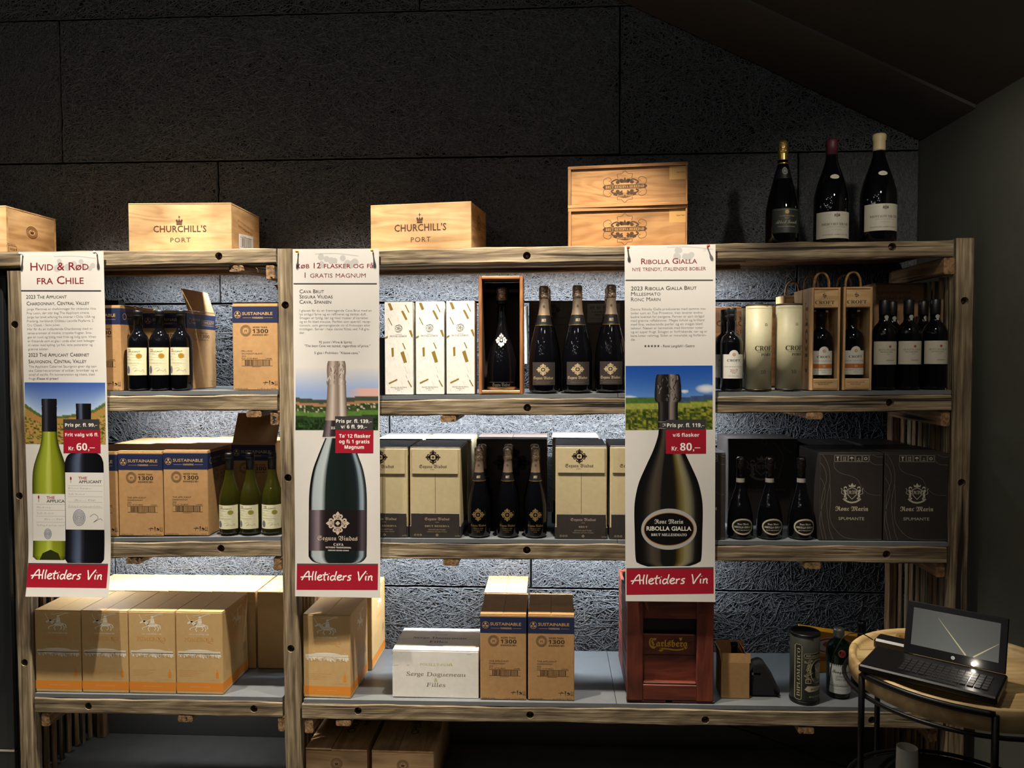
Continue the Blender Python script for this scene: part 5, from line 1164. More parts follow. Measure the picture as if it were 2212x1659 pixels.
def poster1(D):
    vine(D,165,562,1); 
    D.text('Hvid & Rød',69,584,17,REDT,w=126,sc=True,off=.008); D.text('fra Chile',83,613,17,REDT,w=101,sc=True,off=.008)
    D.rect(48,625.5,221,628.5,'33313a',1)
    D.text('2023 The Applicant',59,644,8,BK,w=88,sc=True,off=.006); D.text('Chardonnay, Central Valley',60,658,8,BK,w=136,sc=True,off=.006)
    L=['Jorge Martinez er chefvinmager for chilenske Vina','Fray Leon, der står bag The Applicant vinene.','Jorge har bred erfaring fra vinerier i Chile, USA og','Frankrig, heriblandt Château Leoville Poyferré, 2.','Cru Classé, i Saint Julien.','Her får du en indbydende Chardonnay med in-','tense aromaer af modne, tropiske frugter. Sma-','gen er rund og fyldig med frisk og livlig syre. Vinen','er fristende som et glas i utide eller som ledsager','til retter med kylling, lys fisk, lette pastaretter og','grønne salater.']
    W_=[150,136,147,145,72,142,140,148,145,140,45]
    for i,(t,w_) in enumerate(zip(L,W_)): D.text(t,60+i*.25,668.5+i*8.55,5.0,TX,w=w_,off=-.008)
    D.text('2023 The Applicant Cabernet',63,768,8,BK,w=132,sc=True,off=.006); D.text('Sauvignon, Central Valley',63,782,8,BK,w=126,sc=True,off=.006)
    L=[('The Applicant Cabernet Sauvignon giver dig typi-',148),('ske Cabernet-aromaer af solbær, brombær og et',150),('strejf af vanille. Fin koncentration og intens, blød',143),('frugt.',16)]
    for i,(t,w_) in enumerate(L): D.text(t,63.5,791.5+i*8.6,5.0,TX,w=w_,off=-.008)
    D.text('Klasse til prisen!',81,817.3,5.2,BK,w=47,off=.004)
    x0,x1,y0,y1=54,228,823,956; ns=noise2(1,70,56)
    def fn(a,b):
        hz=.44+.10*math.sin(a*3.4+.3)-(.16*max(0,.2-a)*4) - .10*max(0,a-.85)*5
        if b<hz: return hexmix('3a58a0','a9bfdc',(b/hz)**1.1)
        n=ns[int(b*56),int(a*70)]; t=(b-hz)/(1-hz)
        if t<.10: return hexmix('47582c','5a6a34',n)
        if t<.30: return hexmix('b4764a','8a8a3a',1 if n>.6 else .1)
        if n>.68: return hexmix('2c3414','4a5020',n)
        return hexmix('c08a58','8c8c34',(n*1.3))
    grid(D,x0,y0,x1,y1,70,56,fn)
    # white wine bottle, then red
    G=[(0,'2c300c'),(.06,'5a6414'),(.18,'8c9a28'),(.40,'a0ac38'),(.46,'d0d878'),(.54,'8a9420'),(.8,'7a8418'),(.94,'3a400c'),(1,'1c2008')]
    artbottle(D,107,[(16.5,929),(17.5,945),(22,965),(29,985),(35,1005),(38,1030),(38.5,1080),(38,1190),(37,1200),(30,1207)],G,3)
    K=[(0,'0c0c10'),(.2,'2c2c34'),(.3,'44444e'),(.45,'16161a'),(1,'08080a')]
    artbottle(D,107,[(15,858),(16.5,860),(16.5,872),(15.5,874),(16.5,877),(16,890),(16.5,910),(16.5,929)],K,4)
    D.poly([(84,1207),(90,1193),(107,1185),(124,1193),(130,1207)],'2a2c10',4)
    def lab(x0,y0,x1,y1,lay,chop=None):
        D.rect(x0,y0,x1,y1,'dcdad2',lay); s=(y1-y0)/125
        D.text('THE',x0+29*s*.98,y0+15,6,'a02c34',w=19,off=.02,lay=lay+1); D.text('APPLICANT' if not chop else 'APPLICA',x0+29,y0+23,6,'3c3a40',w=50 if not chop else 40,off=.02,lay=lay+1)
        D.circ(x0+12,y0+13,2,'a02c34',lay+1,ry=4,n=8); D.line([(x0+12,y0+16),(x0+12,y0+23)],1,'5a5050',lay+1)
        for k in range(5): D.rect(x0+5,y0+28+k*12,x1-3,y0+28.7+k*12,'a9a7a2',lay+1)
        for k,(t,w_) in enumerate((('Cabernet Sauvignon',52),('Valle Central',36),('Wine of Chile',48),('Getting it making a great wine',70))): D.text(t,x0+6+(12 if k==2 else 0),y0+36+k*13,5,'5c5a66',w=w_*(.8 if chop else 1),st='C',lay=lay+1,off=-.02)
        for k in range(6): D.ring(x0+29,y0+98,2+k*2.2,1.3,'6d6f84',lay+1,ry=3+k*2.9,n=16)
        D.line(curve([(x0+52,y0+96),(x0+62,y0+90),(x0+70,y0+98),(x0+60,y0+108),(x0+74,y0+100),(x0+79,y0+104)],18),.9,'5c5a66',lay+1)
    D.rect(69,1064,142,1166,'dcdad2',4); lab2=lambda:None
    D.text('THE',99,1075,6,'a02c34',w=18,off=.02,lay=5); D.text('APPLICA',99,1082.5,6,'3c3a40',w=40,off=.02,lay=5); D.circ(82,1071,2,'a02c34',5,ry=4,n=8); D.line([(82,1074),(82,1082)],1,'5a5050',5)
    for k,(t,w_) in enumerate((('Chardonnay',30),('Valle Central',36),('Wine of Chile',44),('Getting it making a great',60))): D.rect(76,1086+k*13,141,1086.7+k*13,'a9a7a2',5); D.text(t,78+(14 if k==2 else 0),1095+k*13,5,'5c5a66',w=w_,st='C',lay=5,off=-.02)
    for k in range(4): D.ring(101,1151,1.5+k*2,1.3,'6d6f84',5,ry=2+k*3,n=14)
    K2=[(0,'08080c'),(.12,'16161e'),(.22,'3a4258'),(.34,'5a6880'),(.42,'2a2e3a'),(.5,'101016'),(1,'060608')]
    artbottle(D,181,[(16,868),(16.5,871),(16,882),(16.5,886),(16,900),(16.5,960),(20,972),(33,978),(40,990),(42,1010),(42,1100),(42,1195),(41,1206),(36,1213)],K2,6)
    lab(140,1017,223,1141,7)
    D.rect(137,902,215,925,'3a3838',8); D.rect(137,925,217,975,RED,8)
    D.text('Pris pr. fl. 99,–',141,918,7,WHT,w=70,st='B',lay=9); D.text('Frit valg v/6 fl.',141,939,7,WHT,w=72,st='B',lay=9); D.text('Kr.',148,969,8,WHT,w=13,st='B',lay=9); D.text('60,–',165,969,15,WHT,w=40,st='B',lay=9)
    banner(D,60,232,1217,1265,70,1247,152,19)
def poster2(D):
    vine(D,725,557,1.05)
    D.text('køb 12 flasker og få',638,579,11.5,REDT,w=167,sc=True,off=.008); D.text('1 gratis magnum',656,599,11.5,REDT,w=132,sc=True,off=.008); D.rect(632,610.5,812,613.5,'4a4448',1)
    for i,(t,w_) in enumerate((('Cava Brut',53),('Segura Viudas',72),('Cava, Spanien',69))): D.text(t,645,632+i*11.2,8,BK,w=w_,sc=True,off=.006)
    L=[('I glasset får du en fremragende Cava Brut med en',156),('lys strågul farve og en raffineret og delikat duft.',145),('Smagen er fyldig, tør og med masser af karakter',149),('og en fin blød mousse. Perfekt som aperitif, recep-',155),('tionsvin, som gennemgående vin til frokosten eller',153),('middagen. Server i høje slanke flûtes ved 7-8 gra-',152),('der.',12)]
    for i,(t,w_) in enumerate(L): D.text(t,645.5,671.5+i*7.9,5.1,TX,w=w_,off=-.008)
    D.text('92 point i Wine & Spirits:',724,739,5.1,BK,w=72,al='c'); D.text('"The best Cava we tasted, regardless of price."',727,747,5.1,BK,w=143,al='c',shear=.2); D.text('5 glas i Politiken: "Klasse-cava."',727,762,5.1,BK,w=98,al='c')
    x0,x1,y0,y1=638,817,792,926; ns=noise2(5,72,54)
    def fn(a,b):
        hz=.475+.03*math.sin(a*5)
        if b<hz:
            t=b/hz; c=hexmix('d2cdc8','8fa6d0',t*1.25)
            if a>.6 and t>.72: c=tuple(p+(q-p)*.8*min(1,(a-.6)*5) for p,q in zip(c,hexmix('e2a894','e2a894',0)))
            return c
        n=ns[int(b*54),int(a*72)]; t=(b-hz)/(1-hz)
        if t<.14: return hexmix('3a4438','4a4a3c',n)
        if t<.22: return hexmix('b0705a','8a7a4a',n)
        if t<.42: return hexmix('24361c','46552a' if n<.9 else 'c0b0a0',n)
        if t<.56: return hexmix('5c7c3a','4a6c2c',n)
        if t<.66: return hexmix('20301a','2c4420',n)
        return hexmix('14200e','34562a',n*n)
    grid(D,x0,y0,x1,y1,72,54,fn)
    SG=[(0,'6a5a50'),(.1,'8c7c70'),(.3,'c8bcb0'),(.42,'9c8c80'),(.6,'7a6a60'),(.72,'d8cec4'),(.85,'a89a8e'),(1,'5a4c44')]
    K=[(0,'0a0a0c'),(.05,'0c0e10'),(.07,'a4b0b4'),(.24,'b4beC0'.lower()),(.27,'14201e'),(.6,'0e1816'),(.85,'141c20'),(.88,'70808c'),(.95,'98a8b0'),(.97,'0c0e10'),(1,'060608')]
    artbottle(D,731,[(27,941),(35,960),(45,985),(54,1010),(60,1040),(62.5,1070),(63,1110),(63,1190),(61,1203),(52,1212),(40,1215)],K,3,nx=28)
    artbottle(D,727,[(20,828),(20.5,845),(22,870),(24,900),(30,941)],SG,4,nx=16); artbottle(D,727,[(30,939.5),(30.5,943)],[(0,'d8d0c4'),(1,'b8b0a4')],5)
    artbottle(D,728,[(25.5,905),(28,922),(31.5,941)],[(0,'2a2428'),(.2,'8c7c80'),(.3,'2a2428'),(1,'1a1618')],5)
    D.text('BRUT',715,924,6,'c8c0b4',w=22,st='S',lay=6)
    rr=random.Random(9)
    artbottle(D,726,[(18,777),(20,785),(20.5,800),(19.5,815),(21,822),(20,828)],SG,5,nx=12)
    for k in range(26): x=rr.uniform(709,743);y=rr.uniform(780,822); D.line([(x,y),(x+rr.uniform(-4,4),y+rr.uniform(3,9))],1.4,rr.choice(['5c5048','e0d8cc','8c7c70']),6)
    LB=[(0,'1c1618'),(.05,'4a4046'),(.16,'8c8088'),(.22,'3a3034'),(.30,'1a1416'),(.85,'161214'),(.93,'5a5058'),(1,'1c181a')]
    artbottle(D,731,[(63,1099),(63,1130),(63,1160),(63,1188)],LB,4,nx=24)
    flower(D,731,1128,26,'bfae9c',5,'2a2024'); D.text('Segura Viudas',687,1165,9.5,'c4b09a',w=88,st='F',lay=6); D.text('CAVA',733,1177,5.5,'e0d8cc',w=22,al='c',st='S',lay=6); D.text('MÉTODO TRADICIONAL',733,1182.5,3.2,'e0d8cc',w=56,al='c',st='B',lay=6); D.text('HEREDAD SEGURA VIUDAS',733,1188.5,2.6,'e0d8cc',w=45,al='c',st='B',lay=6)
    D.rect(724,896,806,926,'3a3838',8); D.rect(725,926,807,975.5,RED,8)
    for t,x,y,w_ in (('Pris pr. fl. 139,–',726,910,78),('v/ 6 fl. 99,–',736.5,922,57),('Ta’ 12 flasker',733,942,68),('og få 1 gratis',733,954,66),('Magnum',745,966,42)): D.text(t,x,y,7.4,WHT,w=w_,st='B',lay=9)
    banner(D,643,819,1219,1273,654,1252,155,19)
def poster3(D):
    vine(D,1495,543,1.1)
    D.text('Ribolla Gialla',1390,570,12,REDT,w=121,sc=True,off=.008); D.text('nye trendy, italienske bobler',1371,585,9.5,REDT,w=159,sc=True,off=.004); D.rect(1356,603,1545,606,'4a4448',1)
    for i,(t,w_) in enumerate((('2023 Ribolla Gialla Brut',142),('Millesimato',64),('Ronc Marin',64))): D.text(t,1368,626+i*11.6,8.4,BK,w=w_,sc=True,off=.006)
    L=[('Denne Ribolla Gialla produceres med samme me-',163),('toder som en Top Prosecco, men leverer endnu',155),('bedre kvalitet for pengene. Farven er sart strågul',159),('med grønne reflektioner. Meget livfuld og brilliant',160),('med fine, vedvarende perler og en meget blød',155),('tekstur. Næsen er harmonisk med blomster noter',157),('og en super frugt. Smagen er forfriskende, tør og er',166),('bare lutter velsmag. Stilen er mineralsk og forføren-',164),('de.',10)]
    for i,(t,w_) in enumerate(L): D.text(t,1367.5,669+i*8.05,5.3,TX,w=w_,off=-.008)
    D.text('★★★★★ - René Langdahl i Gastro',1396,748,5.4,BK,w=110,off=.004)
    x0,x1,y0,y1=1356,1544,787.5,926; ns=noise2(8,74,54)
    def fn(a,b):
        hz=.50-.05*max(0,a-.6)*2.5
        if b<hz:
            t=b/hz; c=hexmix('1c4ca0','5a86c8',t**1.5)
            for cx,cy_,rx,ry in ((.93,.36,.13,.07),(.04,.49,.10,.03),(.68,.40,.05,.03)):
                d=((a-cx)/rx)**2+((b-cy_)/ry)**2
                if d<1: c=tuple(p+(q-p)*(1-d)**.5 for p,q in zip(c,(.86,.86,.88)))
            return c
        n=ns[int(b*54),int(a*74)]; t=(b-hz)/(1-hz)
        if a>.6 and t<.14: return hexmix('34466a','44587c',n)
        if t<.18: return hexmix('3a5c2a','4c6c34',n)
        if t<.34: return hexmix('7c8c3a','a4a04a',n)
        return hexmix('283c12','a09a3c',n**1.6)
    grid(D,x0,y0,x1,y1,74,54,fn)
    K=[(0,'060606'),(.12,'0c0c0c'),(.26,'4a4238'),(.36,'3a342a'),(.38,'121210'),(.60,'14120e'),(.66,'5a4c20'),(.76,'8c8460'),(.84,'6c6858'),(.90,'141210'),(1,'060606')]
    artbottle(D,1449,[(21,922),(23,940),(33,970),(49,1005),(64,1040),(72,1075),(74,1105),(73,1150),(71,1205),(64,1216),(45,1223)],K,3,nx=28)
    NK=[(0,'0e0c0c'),(.15,'4a4442'),(.28,'1c1818'),(.5,'141212'),(.62,'8c807a'),(.78,'6a605a'),(.9,'1c1a1a'),(1,'0c0a0a')]
    artbottle(D,1448,[(22,862),(21,880),(21.5,905),(22,924)],NK,4,nx=16); artbottle(D,1448,[(23,806),(26,812),(28,830),(29,850),(28,862),(24,866)],NK,5,nx=16)
    rr=random.Random(19)
    for k in range(40): x=rr.uniform(1424,1473);y=rr.uniform(808,858); D.line([(x,y),(x+rr.uniform(-5,5),y+rr.uniform(3,9))],1.5,rr.choice(['0a0a0a','8c8480','2c2828','5a524e']),6)
    D.rect(1427,908,1470,909,'a09c94',6); D.rect(1427,922,1470,923,'a09c94',6); D.text('R',1436,919,7,'c8c4bc',st='F',lay=6)
    D.circ(1450,1142,60,'a8a6a2',5,ry=45,n=48); D.circ(1450,1142,54.5,'a8742c',6,ry=36.5,n=48); D.circ(1450,1142,53,'0c0c0c',7,ry=35,n=48)
    D.text('Ronc Marin',1450,1130,9,'d0ccc4',w=63,al='c',st='F',lay=8); D.text('RIBOLLA GIALLA',1450,1145,9,'e0dcd4',w=98,al='c',off=.02,lay=8); D.text('BRUT MILLESIMATO',1450,1157,5.6,'d8d4cc',w=78,al='c',st='S',lay=8)
    D.rect(1443,904,1529,926,'3a3838',9); D.rect(1443,926,1530,978,RED,9)
    D.text('Pris pr. fl. 119,–',1446,920,8,WHT,w=81,st='B',lay=10); D.text('v/6 flasker',1458,941,7.5,WHT,w=58,st='B',lay=10); D.text('Kr.',1456,971,9,WHT,w=14,st='B',lay=10); D.text('80,–',1474,971,16,WHT,w=44,st='B',lay=10)
    banner(D,1358,1546,1229,1284,1370,1261,165,20)
MPW=flat('white pin plastic','d8d4cc',.35);MPY=flat('yellow pin plastic','d8a830',.35);MPRD=flat('red pin plastic','c8402c',.35)
poster('tall white wine poster with green and dark bottles, over the left post',[(47,545),(227,542.5),(238,1284),(61,1284)],.026,[(53,550),(213,547)],MPW,poster1)
poster('tall white poster with one dark green cava bottle, right of the middle post',[(629.5,538),(816,537),(824.5,1290),(640,1287)],.006,[(642,545),(803,543)],MPY,poster2)
poster('tall white poster with one black oval label bottle, in front of the red crate',[(1354,530.5),(1550.5,527.5),(1549,1302),(1356,1297.5)],.006,[(1361,537),(1533,533.5)],MPRD,poster3)
# ------------------------------------------------------------------ red beer crate
Y=YF+.012; x0=px2x(1354.5,1400,Y); W=px2x(1545.5,1400,Y)-x0; zb=zs('3R',x0)+.0008; H=P(1450,1297,Y).z-zb; Dp=.40
rc_=empty('beer_crate',(x0,Y,zb),0,'red brown wooden beer crate with yellow lettering, standing under the right poster','crate')
def hx(p): return (p-222)/(975-222)*W
def hz_(p): return H-(p-(1297-1240)*3.959)/((1523.5-1297)*3.959)*H
t=.016
def bc(name,xa,xb,za,zb_,y=0,th=t,up=None):
    if (xb-xa)>(zb_-za): return board(name,(xa,y+th/2,(za+zb_)/2),(xb,y+th/2,(za+zb_)/2),zb_-za,th,MRED,rc_,rough=0,cham=.002)
    return board(name,((xa+xb)/2,y+th/2,zb_),((xa+xb)/2,y+th/2,za),xb-xa,th,MRED,rc_,up=(1,0,0),cham=.002)
zf=hz_(1100)
bc('stile',0,hx(360),zf,H); bc('stile',hx(818),hx(960),zf,H)
bc('end_board',.004,W-.004,hz_(400),H-.002,t+.001,.012); bc('end_board',.004,W-.004,hz_(715),hz_(537),t+.0005,.012); bc('end_board',.004,W-.004,zf,hz_(718),t+.005,.010)
bc('bottom_rail',hx(362),hx(816),zf,hz_(965),.001,t); bc('foot_board',0,hx(555),.001,zf-.001,.002,.03); bc('foot_board',hx(612),W-.002,.001,zf-.001,.002,.03)
box('grip_bar',hx(362),hx(816),.004,.028,hz_(965),hz_(945),MRED,rc_,.002)
n=7; hh=(H-zf-.004)/n
for s_,xx in ((0,.008),(1,W-.008)):
    for i in range(n):
        if i==n-3: pass
        za=zf+.002+i*hh; board('side_slat',(xx,t+.02,za+hh/2),(xx,Dp-.02,za+hh/2),hh-.004,.011,MRED,rc_,cham=.002)
bc('end_board',.004,W-.004,zf,H-.002,Dp-.02,.012); box('shade_insert',.018,W-.018,t+.022,Dp-.024,H*.60,H*.60+.004,MBLK,rc_,0); box('shade_insert',.018,W-.018,t+.020,t+.022,H*.60,H-.02,MBLK,rc_,0); box('shade_insert',.018,W-.018,Dp-.026,Dp-.024,H*.60,H-.006,MBLK,rc_,0)  # black inserts added to keep strip light out and darken the opening
board('bottom_board',(.02,Dp/2,zf+.006),(W-.02,Dp/2,zf+.006),.008,Dp-.06,MRED,rc_)
D=Dec([(362,537),(816,537),(816,715),(362,715)],hx(816)-hx(362),hz_(537)-hz_(715)); c='c89a24'
D.text('C',414,660,84,c,w=66,st='F',off=.012); D.text('arlsberg',476,644,58,c,w=268,st='F',off=.012)
D.poly([(672,560),(684,566),(700,560),(694,584),(686,592),(678,584)],c,2); D.line(curve([(486,672),(520,662),(580,664),(640,672),(700,664),(738,640)],24),12,c,2); D.poly([(478,664),(520,662),(540,676),(516,690)],c,2)
D.build('lettering',mfront(t+.0003,hx(362),hz_(715)),rc_)
# ------------------------------------------------------------------ small open carton, pouch, tube, gin, others
Y=YF+.06; x=px2x(1558,1450,Y); W=px2x(1619,1450,Y)-x; H=.128
r=empty('small_open_carton',(x,Y,zs('3R',x)),0,'small open kraft carton with raised flaps right of the beer crate','box'); th=.003; Dp=.085
v,f=join(bx(0,W,0,th,0,H),bx(0,W,Dp-th,Dp,0,H),bx(0,th,th,Dp-th,0,H),bx(W-th,W,th,Dp-th,0,H),bx(th,W-th,th,Dp-th,0,th)); mk('body',v,f,MCARD,r)
fl=box('flap',0,W,0,.0022,0,.033,MCARD,r,0); fl.location=(0.004,0.0,H+.0003); fl.rotation_euler=(R(-8),0,0)
fl=box('flap',0,W,0,.0022,0,.05,MCARDD,r,0); fl.location=(0,Dp-.002,H+.0005); fl.rotation_euler=(R(-15),0,0)
fl=box('flap',0,.0022,0,Dp-.01,0,.055,MCARDD,r,0); fl.location=(W-.002,.004,H+.001); fl.rotation_euler=(0,R(-22),0)
fl=box('flap',0,.0022,0,Dp-.01,0,.045,MCARD,r,0); fl.location=(0.001,.004,H+.001); fl.rotation_euler=(0,R(-10),0)
v,f=lathe([(0,0),(.028,0),(.028,.09),(.012,.115),(.011,.17),(.013,.172),(.013,.185),(0,.186)],24); o=mk('small_bottle',v,f,MGLASS,None,True); o.location=(x+W*.55,Y+Dp*.5,zs('3R',x)+.0035); tag(o,'small dark bottle standing inside the small open carton','bottle')
# pouch
Y=YF+.075; z0=zs('3R',px2x(1650,1500,Y)); prof=[(1621,1515),(1630,1518),(1672,1517),(1686,1510),(1688,1498),(1668,1455),(1651,1430),(1642,1425),(1626,1430),(1620,1450)]
bm=bmesh.new(); fr=[];bk=[]
cx_=sum(P(a,b,Y).x for a,b in prof)/len(prof); cz_=sum(P(a,b,Y).z for a,b in prof)/len(prof)
lay=[(0,.86),(.012,1.0),(.034,1.0),(.046,.86)]; rings=[]
for dy,s_ in lay: rings.append([bm.verts.new((cx_+(P(a,b,Y).x-cx_)*s_,Y+dy,max(z0+.0006,cz_+(P(a,b,Y).z-cz_)*s_))) for a,b in prof])
for a,b in zip(rings,rings[1:]):
    for i in range(len(prof)): j=(i+1)%len(prof); bm.faces.new((a[i],b[i],b[j],a[j]))
bm.faces.new(rings[0]); bm.faces.new(list(reversed(rings[-1]))); bmesh.ops.recalc_face_normals(bm,faces=bm.faces[:]); me=bpy.data.meshes.new('pouch'); bm.to_mesh(me); bm.free(); me.materials.append(MFAB)
zmin=min(v.co.z for v in me.vertices); o=bpy.data.objects.new('pouch',me); COL.objects.link(o); o.location.z=z0+.0003-zmin; tag(o,'soft black zip pouch leaning beside the small open carton','pouch')
sb_=o.modifiers.new('b','BEVEL'); sb_.width=.006; sb_.segments=2
v,f=tube(curve([(cx_+.035,Y-.003,z0+.03),(cx_+.052,Y-.004,z0+.016),(cx_+.050,Y-.004,z0+.004)],8),.003,6); q=mk('zip_pull',v,f,MBLK,o); q.location.z=-o.location.z
pt=box('patch',px2x(1624,1440,Y)+.001,px2x(1643,1440,Y),Y+.000,Y+.0035,cz_+.028,cz_+.036,MGREY,o,0); pt.location.z=0
# rum tube
Y=YF+.06; x=px2x(1738,1440,Y); H=.244; Rr=.0505
r=empty('gift_tube',(x,Y,zs('3R',x)),0,'black rum tube with bearded portrait and gold frame lettering','tube'); MT=card('dark olive tube','3c3d34','34352d',rough=.4)
v,f=lathe([(0,0),(Rr,0),(Rr,H),(Rr-.003,H+.002),(Rr-.006,H+.002),(Rr-.008,H-.004),(0,H-.004)],44); q=mk('body',v,f,MT,r,True)
v,f=lathe([(Rr+.0004,0.0003),(Rr+.0012,.001),(Rr+.0012,.008),(Rr+.0002,.009)],44); mk('rim',v,f,MBLK,r,True); v,f=lathe([(Rr+.0004,H-.006),(Rr+.0014,H-.005),(Rr+.0014,H+.003),(Rr-.004,H+.004),(Rr-.009,H+.001),(0,H+.0005)],44); mk('rim',v,f,MBLK,r,True)
D=Dec([(170,480),(440,480),(440,1105),(170,1105)],Rr*2,H); c='b0a888'; d='1c1c18'
D.rect(190,560,242,1068,d,1); D.line([(192,575),(200,562),(232,562),(240,575),(240,1052),(232,1064),(200,1064),(192,1052)],4,c,2,True); D.text('DIPLOMATICO',228,1035,24,c,w=440,rot=PI/2,st='S',off=-.01)
D.poly([(258,658),(266,640),(424,630),(424,676),(266,678)],d,1); D.line([(258,658),(266,640),(430,630)],4,c,2); D.line([(258,660),(268,678),(430,674)],4,c,2); D.text('DIPLOMATICO',274,668,20,c,w=158,st='S')
D.circ(390,800,70,d,1,ry=100,n=30); D.ring(390,800,72,7,c,2,ry=104,n=36); D.circ(395,770,34,c,3,ry=46,n=18); D.circ(390,748,32,'8c866c',4,ry=22,n=16); D.poly([(362,800),(430,795),(432,850),(400,880),(366,852)],'8c866c',4); D.circ(382,772,5,d,5,n=8); D.circ(408,772,5,d,5,n=8); D.line([(396,776),(398,800)],4,d,5); D.line([(372,812),(396,804),(418,812)],7,c,5); D.poly([(340,860),(440,850),(440,900),(350,900)],'5a5848',3)
rr=random.Random(2)
for i in range(12):
    x_=285+rr.uniform(-18,30); y_=700+i*14; D.ring(x_,y_,rr.uniform(7,13),3.5,c,2,n=10); D.line(curve([(x_,y_),(x_+16,y_+8),(x_+26,y_-4)],8),4,c,2)
D.rect(272,868,324,908,c,1); D.rect(278,874,318,902,d,2); D.text('B',290,898,18,c,lay=3)
D.poly([(265,965),(290,930),(430,940),(430,975),(300,985)],c,2); D.text('RESERVA',318,968,18,d,w=100,lay=3,st='C'); D.text('RON DE VENEZUELA',305,1038,17,c,w=130,st='S',off=-.012)
D.build('print',mcylp(Rr),r)
# gin bottle
GIN=[(.155,.01),(.165,.03),(.172,.35),(.176,.62),(.172,.70),(.150,.77),(.10,.82),(.072,.845),(.068,.89)]
rg,rf,rc=bottle('gin_bottle','green gin bottle with round shoulders and white label beside the rum tube',.245,GIN,[(.074,.86),(.078,.90),(.076,.96),(.072,.998)],MGREEN2,flat('grey screw cap','8c8c88',.4,Metallic=.5))
D=Dec([(0,0),(170,0),(170,255),(0,255)],.074,.105); bg='b4b8b4'; k='2c3430'
D.rect(0,0,170,255,bg,0,nx=16); D.rect(6,6,164,8,'5a7a64',1,nx=10); D.text('Tanqueray',14,76,30,k,w=140,st='C',off=.01); D.text('LONDON',85,112,18,k,w=90,al='c'); D.text('DRY GIN',85,140,18,k,w=90,al='c'); D.rect(0,188,170,192,k,1,nx=12); D.text('IMPORTED',85,182,9,'5a5e5a',w=120,al='c'); D.rect(10,220,160,221,k,1,nx=10); D.build('label',mcylw(.0424,.074,.020,R(-3)),rg)
D=Dec([(0,0),(100,0),(100,100),(0,100)],.030,.030); D.circ(50,50,46,'5c1c20',0,n=20); D.ring(50,50,38,4,'8a4a40',1); wrap(D,rg,rf,.150,.030,R(-4),'wax_seal')
Y=YF+.10; x=px2x(1811,1440,Y); rg.location=(x,Y,zs('3R',x))
ro,rf,rc=bottle('liqueur_bottle','dark green bottle with black cap in the shadow beside the gin bottle',.25,[(.15,.01),(.155,.03),(.155,.55),(.14,.62),(.07,.72),(.055,.78),(.05,.9)],[(.058,.83),(.062,.86),(.060,.96),(.055,.998)],MGREEN2,MBLK)
Y=YF+.16; x=px2x(1860,1440,Y); ro.location=(x,Y,zs('3R',x))
# yellow oval board behind
Y=YF+.30; a=P(1738,1362,Y); b=P(1888,1400,Y); zz=zs('3R',a.x)
r=empty('yellow_box',(a.x-.01,Y,zz),0,'flat yellow and orange box with oval emblem behind the gin bottle','box'); hW=b.x-a.x
hT=P(1738,1358,Y).z-zz
v=[(0,0,0),(hW,0,0),(hW,0,hT-.035),(0,0,hT),(0,.05,0),(hW,.05,0),(hW,.05,hT-.035),(0,.05,hT)]
mk('body',v,[(0,1,2,3),(7,6,5,4),(0,4,5,1),(1,5,6,2),(2,6,7,3),(3,7,4,0)],flat('yellow carton','e09a1c',.5),r)
D=Dec([(0,0),(200,0),(200,150),(0,150)],hW,hT); D.circ(90,58,62,'d8d0c4',1,ry=30,n=30); D.ring(90,58,54,5,'c04428',2,ry=24,n=30); D.circ(86,54,26,'b8503c',2,ry=12,n=16); D.rect(0,96,200,112,'b8581c',1); D.build('print',mfront(),r)
# cable on the floor behind
v,f=tube(curve([(px2x(1400,1600,3.1),3.12,.16),(px2x(1560,1600,3.1),3.14,.12),(px2x(1700,1600,3.1),3.12,.05),(px2x(1800,1600,3.1),3.05,.012),(px2x(1950,1600,3),2.98,.010)],30),.004,6); o=mk('cable',v,f,MBLK,None,True); tag(o,'thin black cable sagging along the wall under the rack','cable')
# white hanging cable tie scraps on the wall
# ------------------------------------------------------------------ left cabinet
xr=px2x(13,1100,YF)-.012; r=empty('cabinet',(xr-.62,2.73,0),0,'tall black cabinet at the left edge beside the rack','cabinet')
box('body',0,.62,.024,.44,.0,1.93,MBLK,r,.002); zc=P(14,1622,2.73).z
box('door',.003,.617,0,.022,zc+.006,1.925,MCAB,r,.003); box('plinth',.003,.617,0.002,.022,.004,zc-.004,MCAB,r,.002); box('trim',.003,.617,0,.004,zc-.003,zc+.005,MCHROME,r,0)  # silver strip paints the highlight along the door's lower edge
# ------------------------------------------------------------------ tray table with laptop
zt_=.785; c0=Vector((0,0,0)); 
def tz(px,py,z=zt_): return onz(px,py,z)
lft=tz(1832,1425); TX0=lft.x+.275; TY0=lft.y-.055; RT=.275
r=empty('tray_table',(TX0,TY0,0),0,'round wooden tray table with thin black metal frame at the right edge','table')
v,f=lathe([(0,zt_-.044),(RT-.010,zt_-.044),(RT,zt_-.038),(RT,zt_+.012),(RT-.004,zt_+.016),(RT-.012,zt_+.016),(RT-.018,zt_+.008),(RT-.022,zt_-.004),(0,zt_-.004)],72); tr=mk('tray',v,f,MTRAY,r,True)
me=tr.data; 
v,f=tube([(math.cos(a)*(RT+.012),math.sin(a)*(RT+.012),zt_-.046) for a in np.linspace(0,2*PI,60)[:-1]],.006,8,True); mk('ring',v,f,MMET,r,True)
v,f=tube([(math.cos(a)*(RT+.004),math.sin(a)*(RT+.004),.42) for a in np.linspace(0,2*PI,60)[:-1]],.006,8,True); mk('ring',v,f,MMET,r,True)
v,f=lathe([(0,.405),(RT-.004,.405),(RT-.002,.41),(RT-.004,.415),(0,.415)],48); mk('lower_tray',v,f,MBLK,r,True)
def tang(px,py): q=tz(px,py,zt_+.03); return math.atan2(q.y-TY0,q.x-TX0)
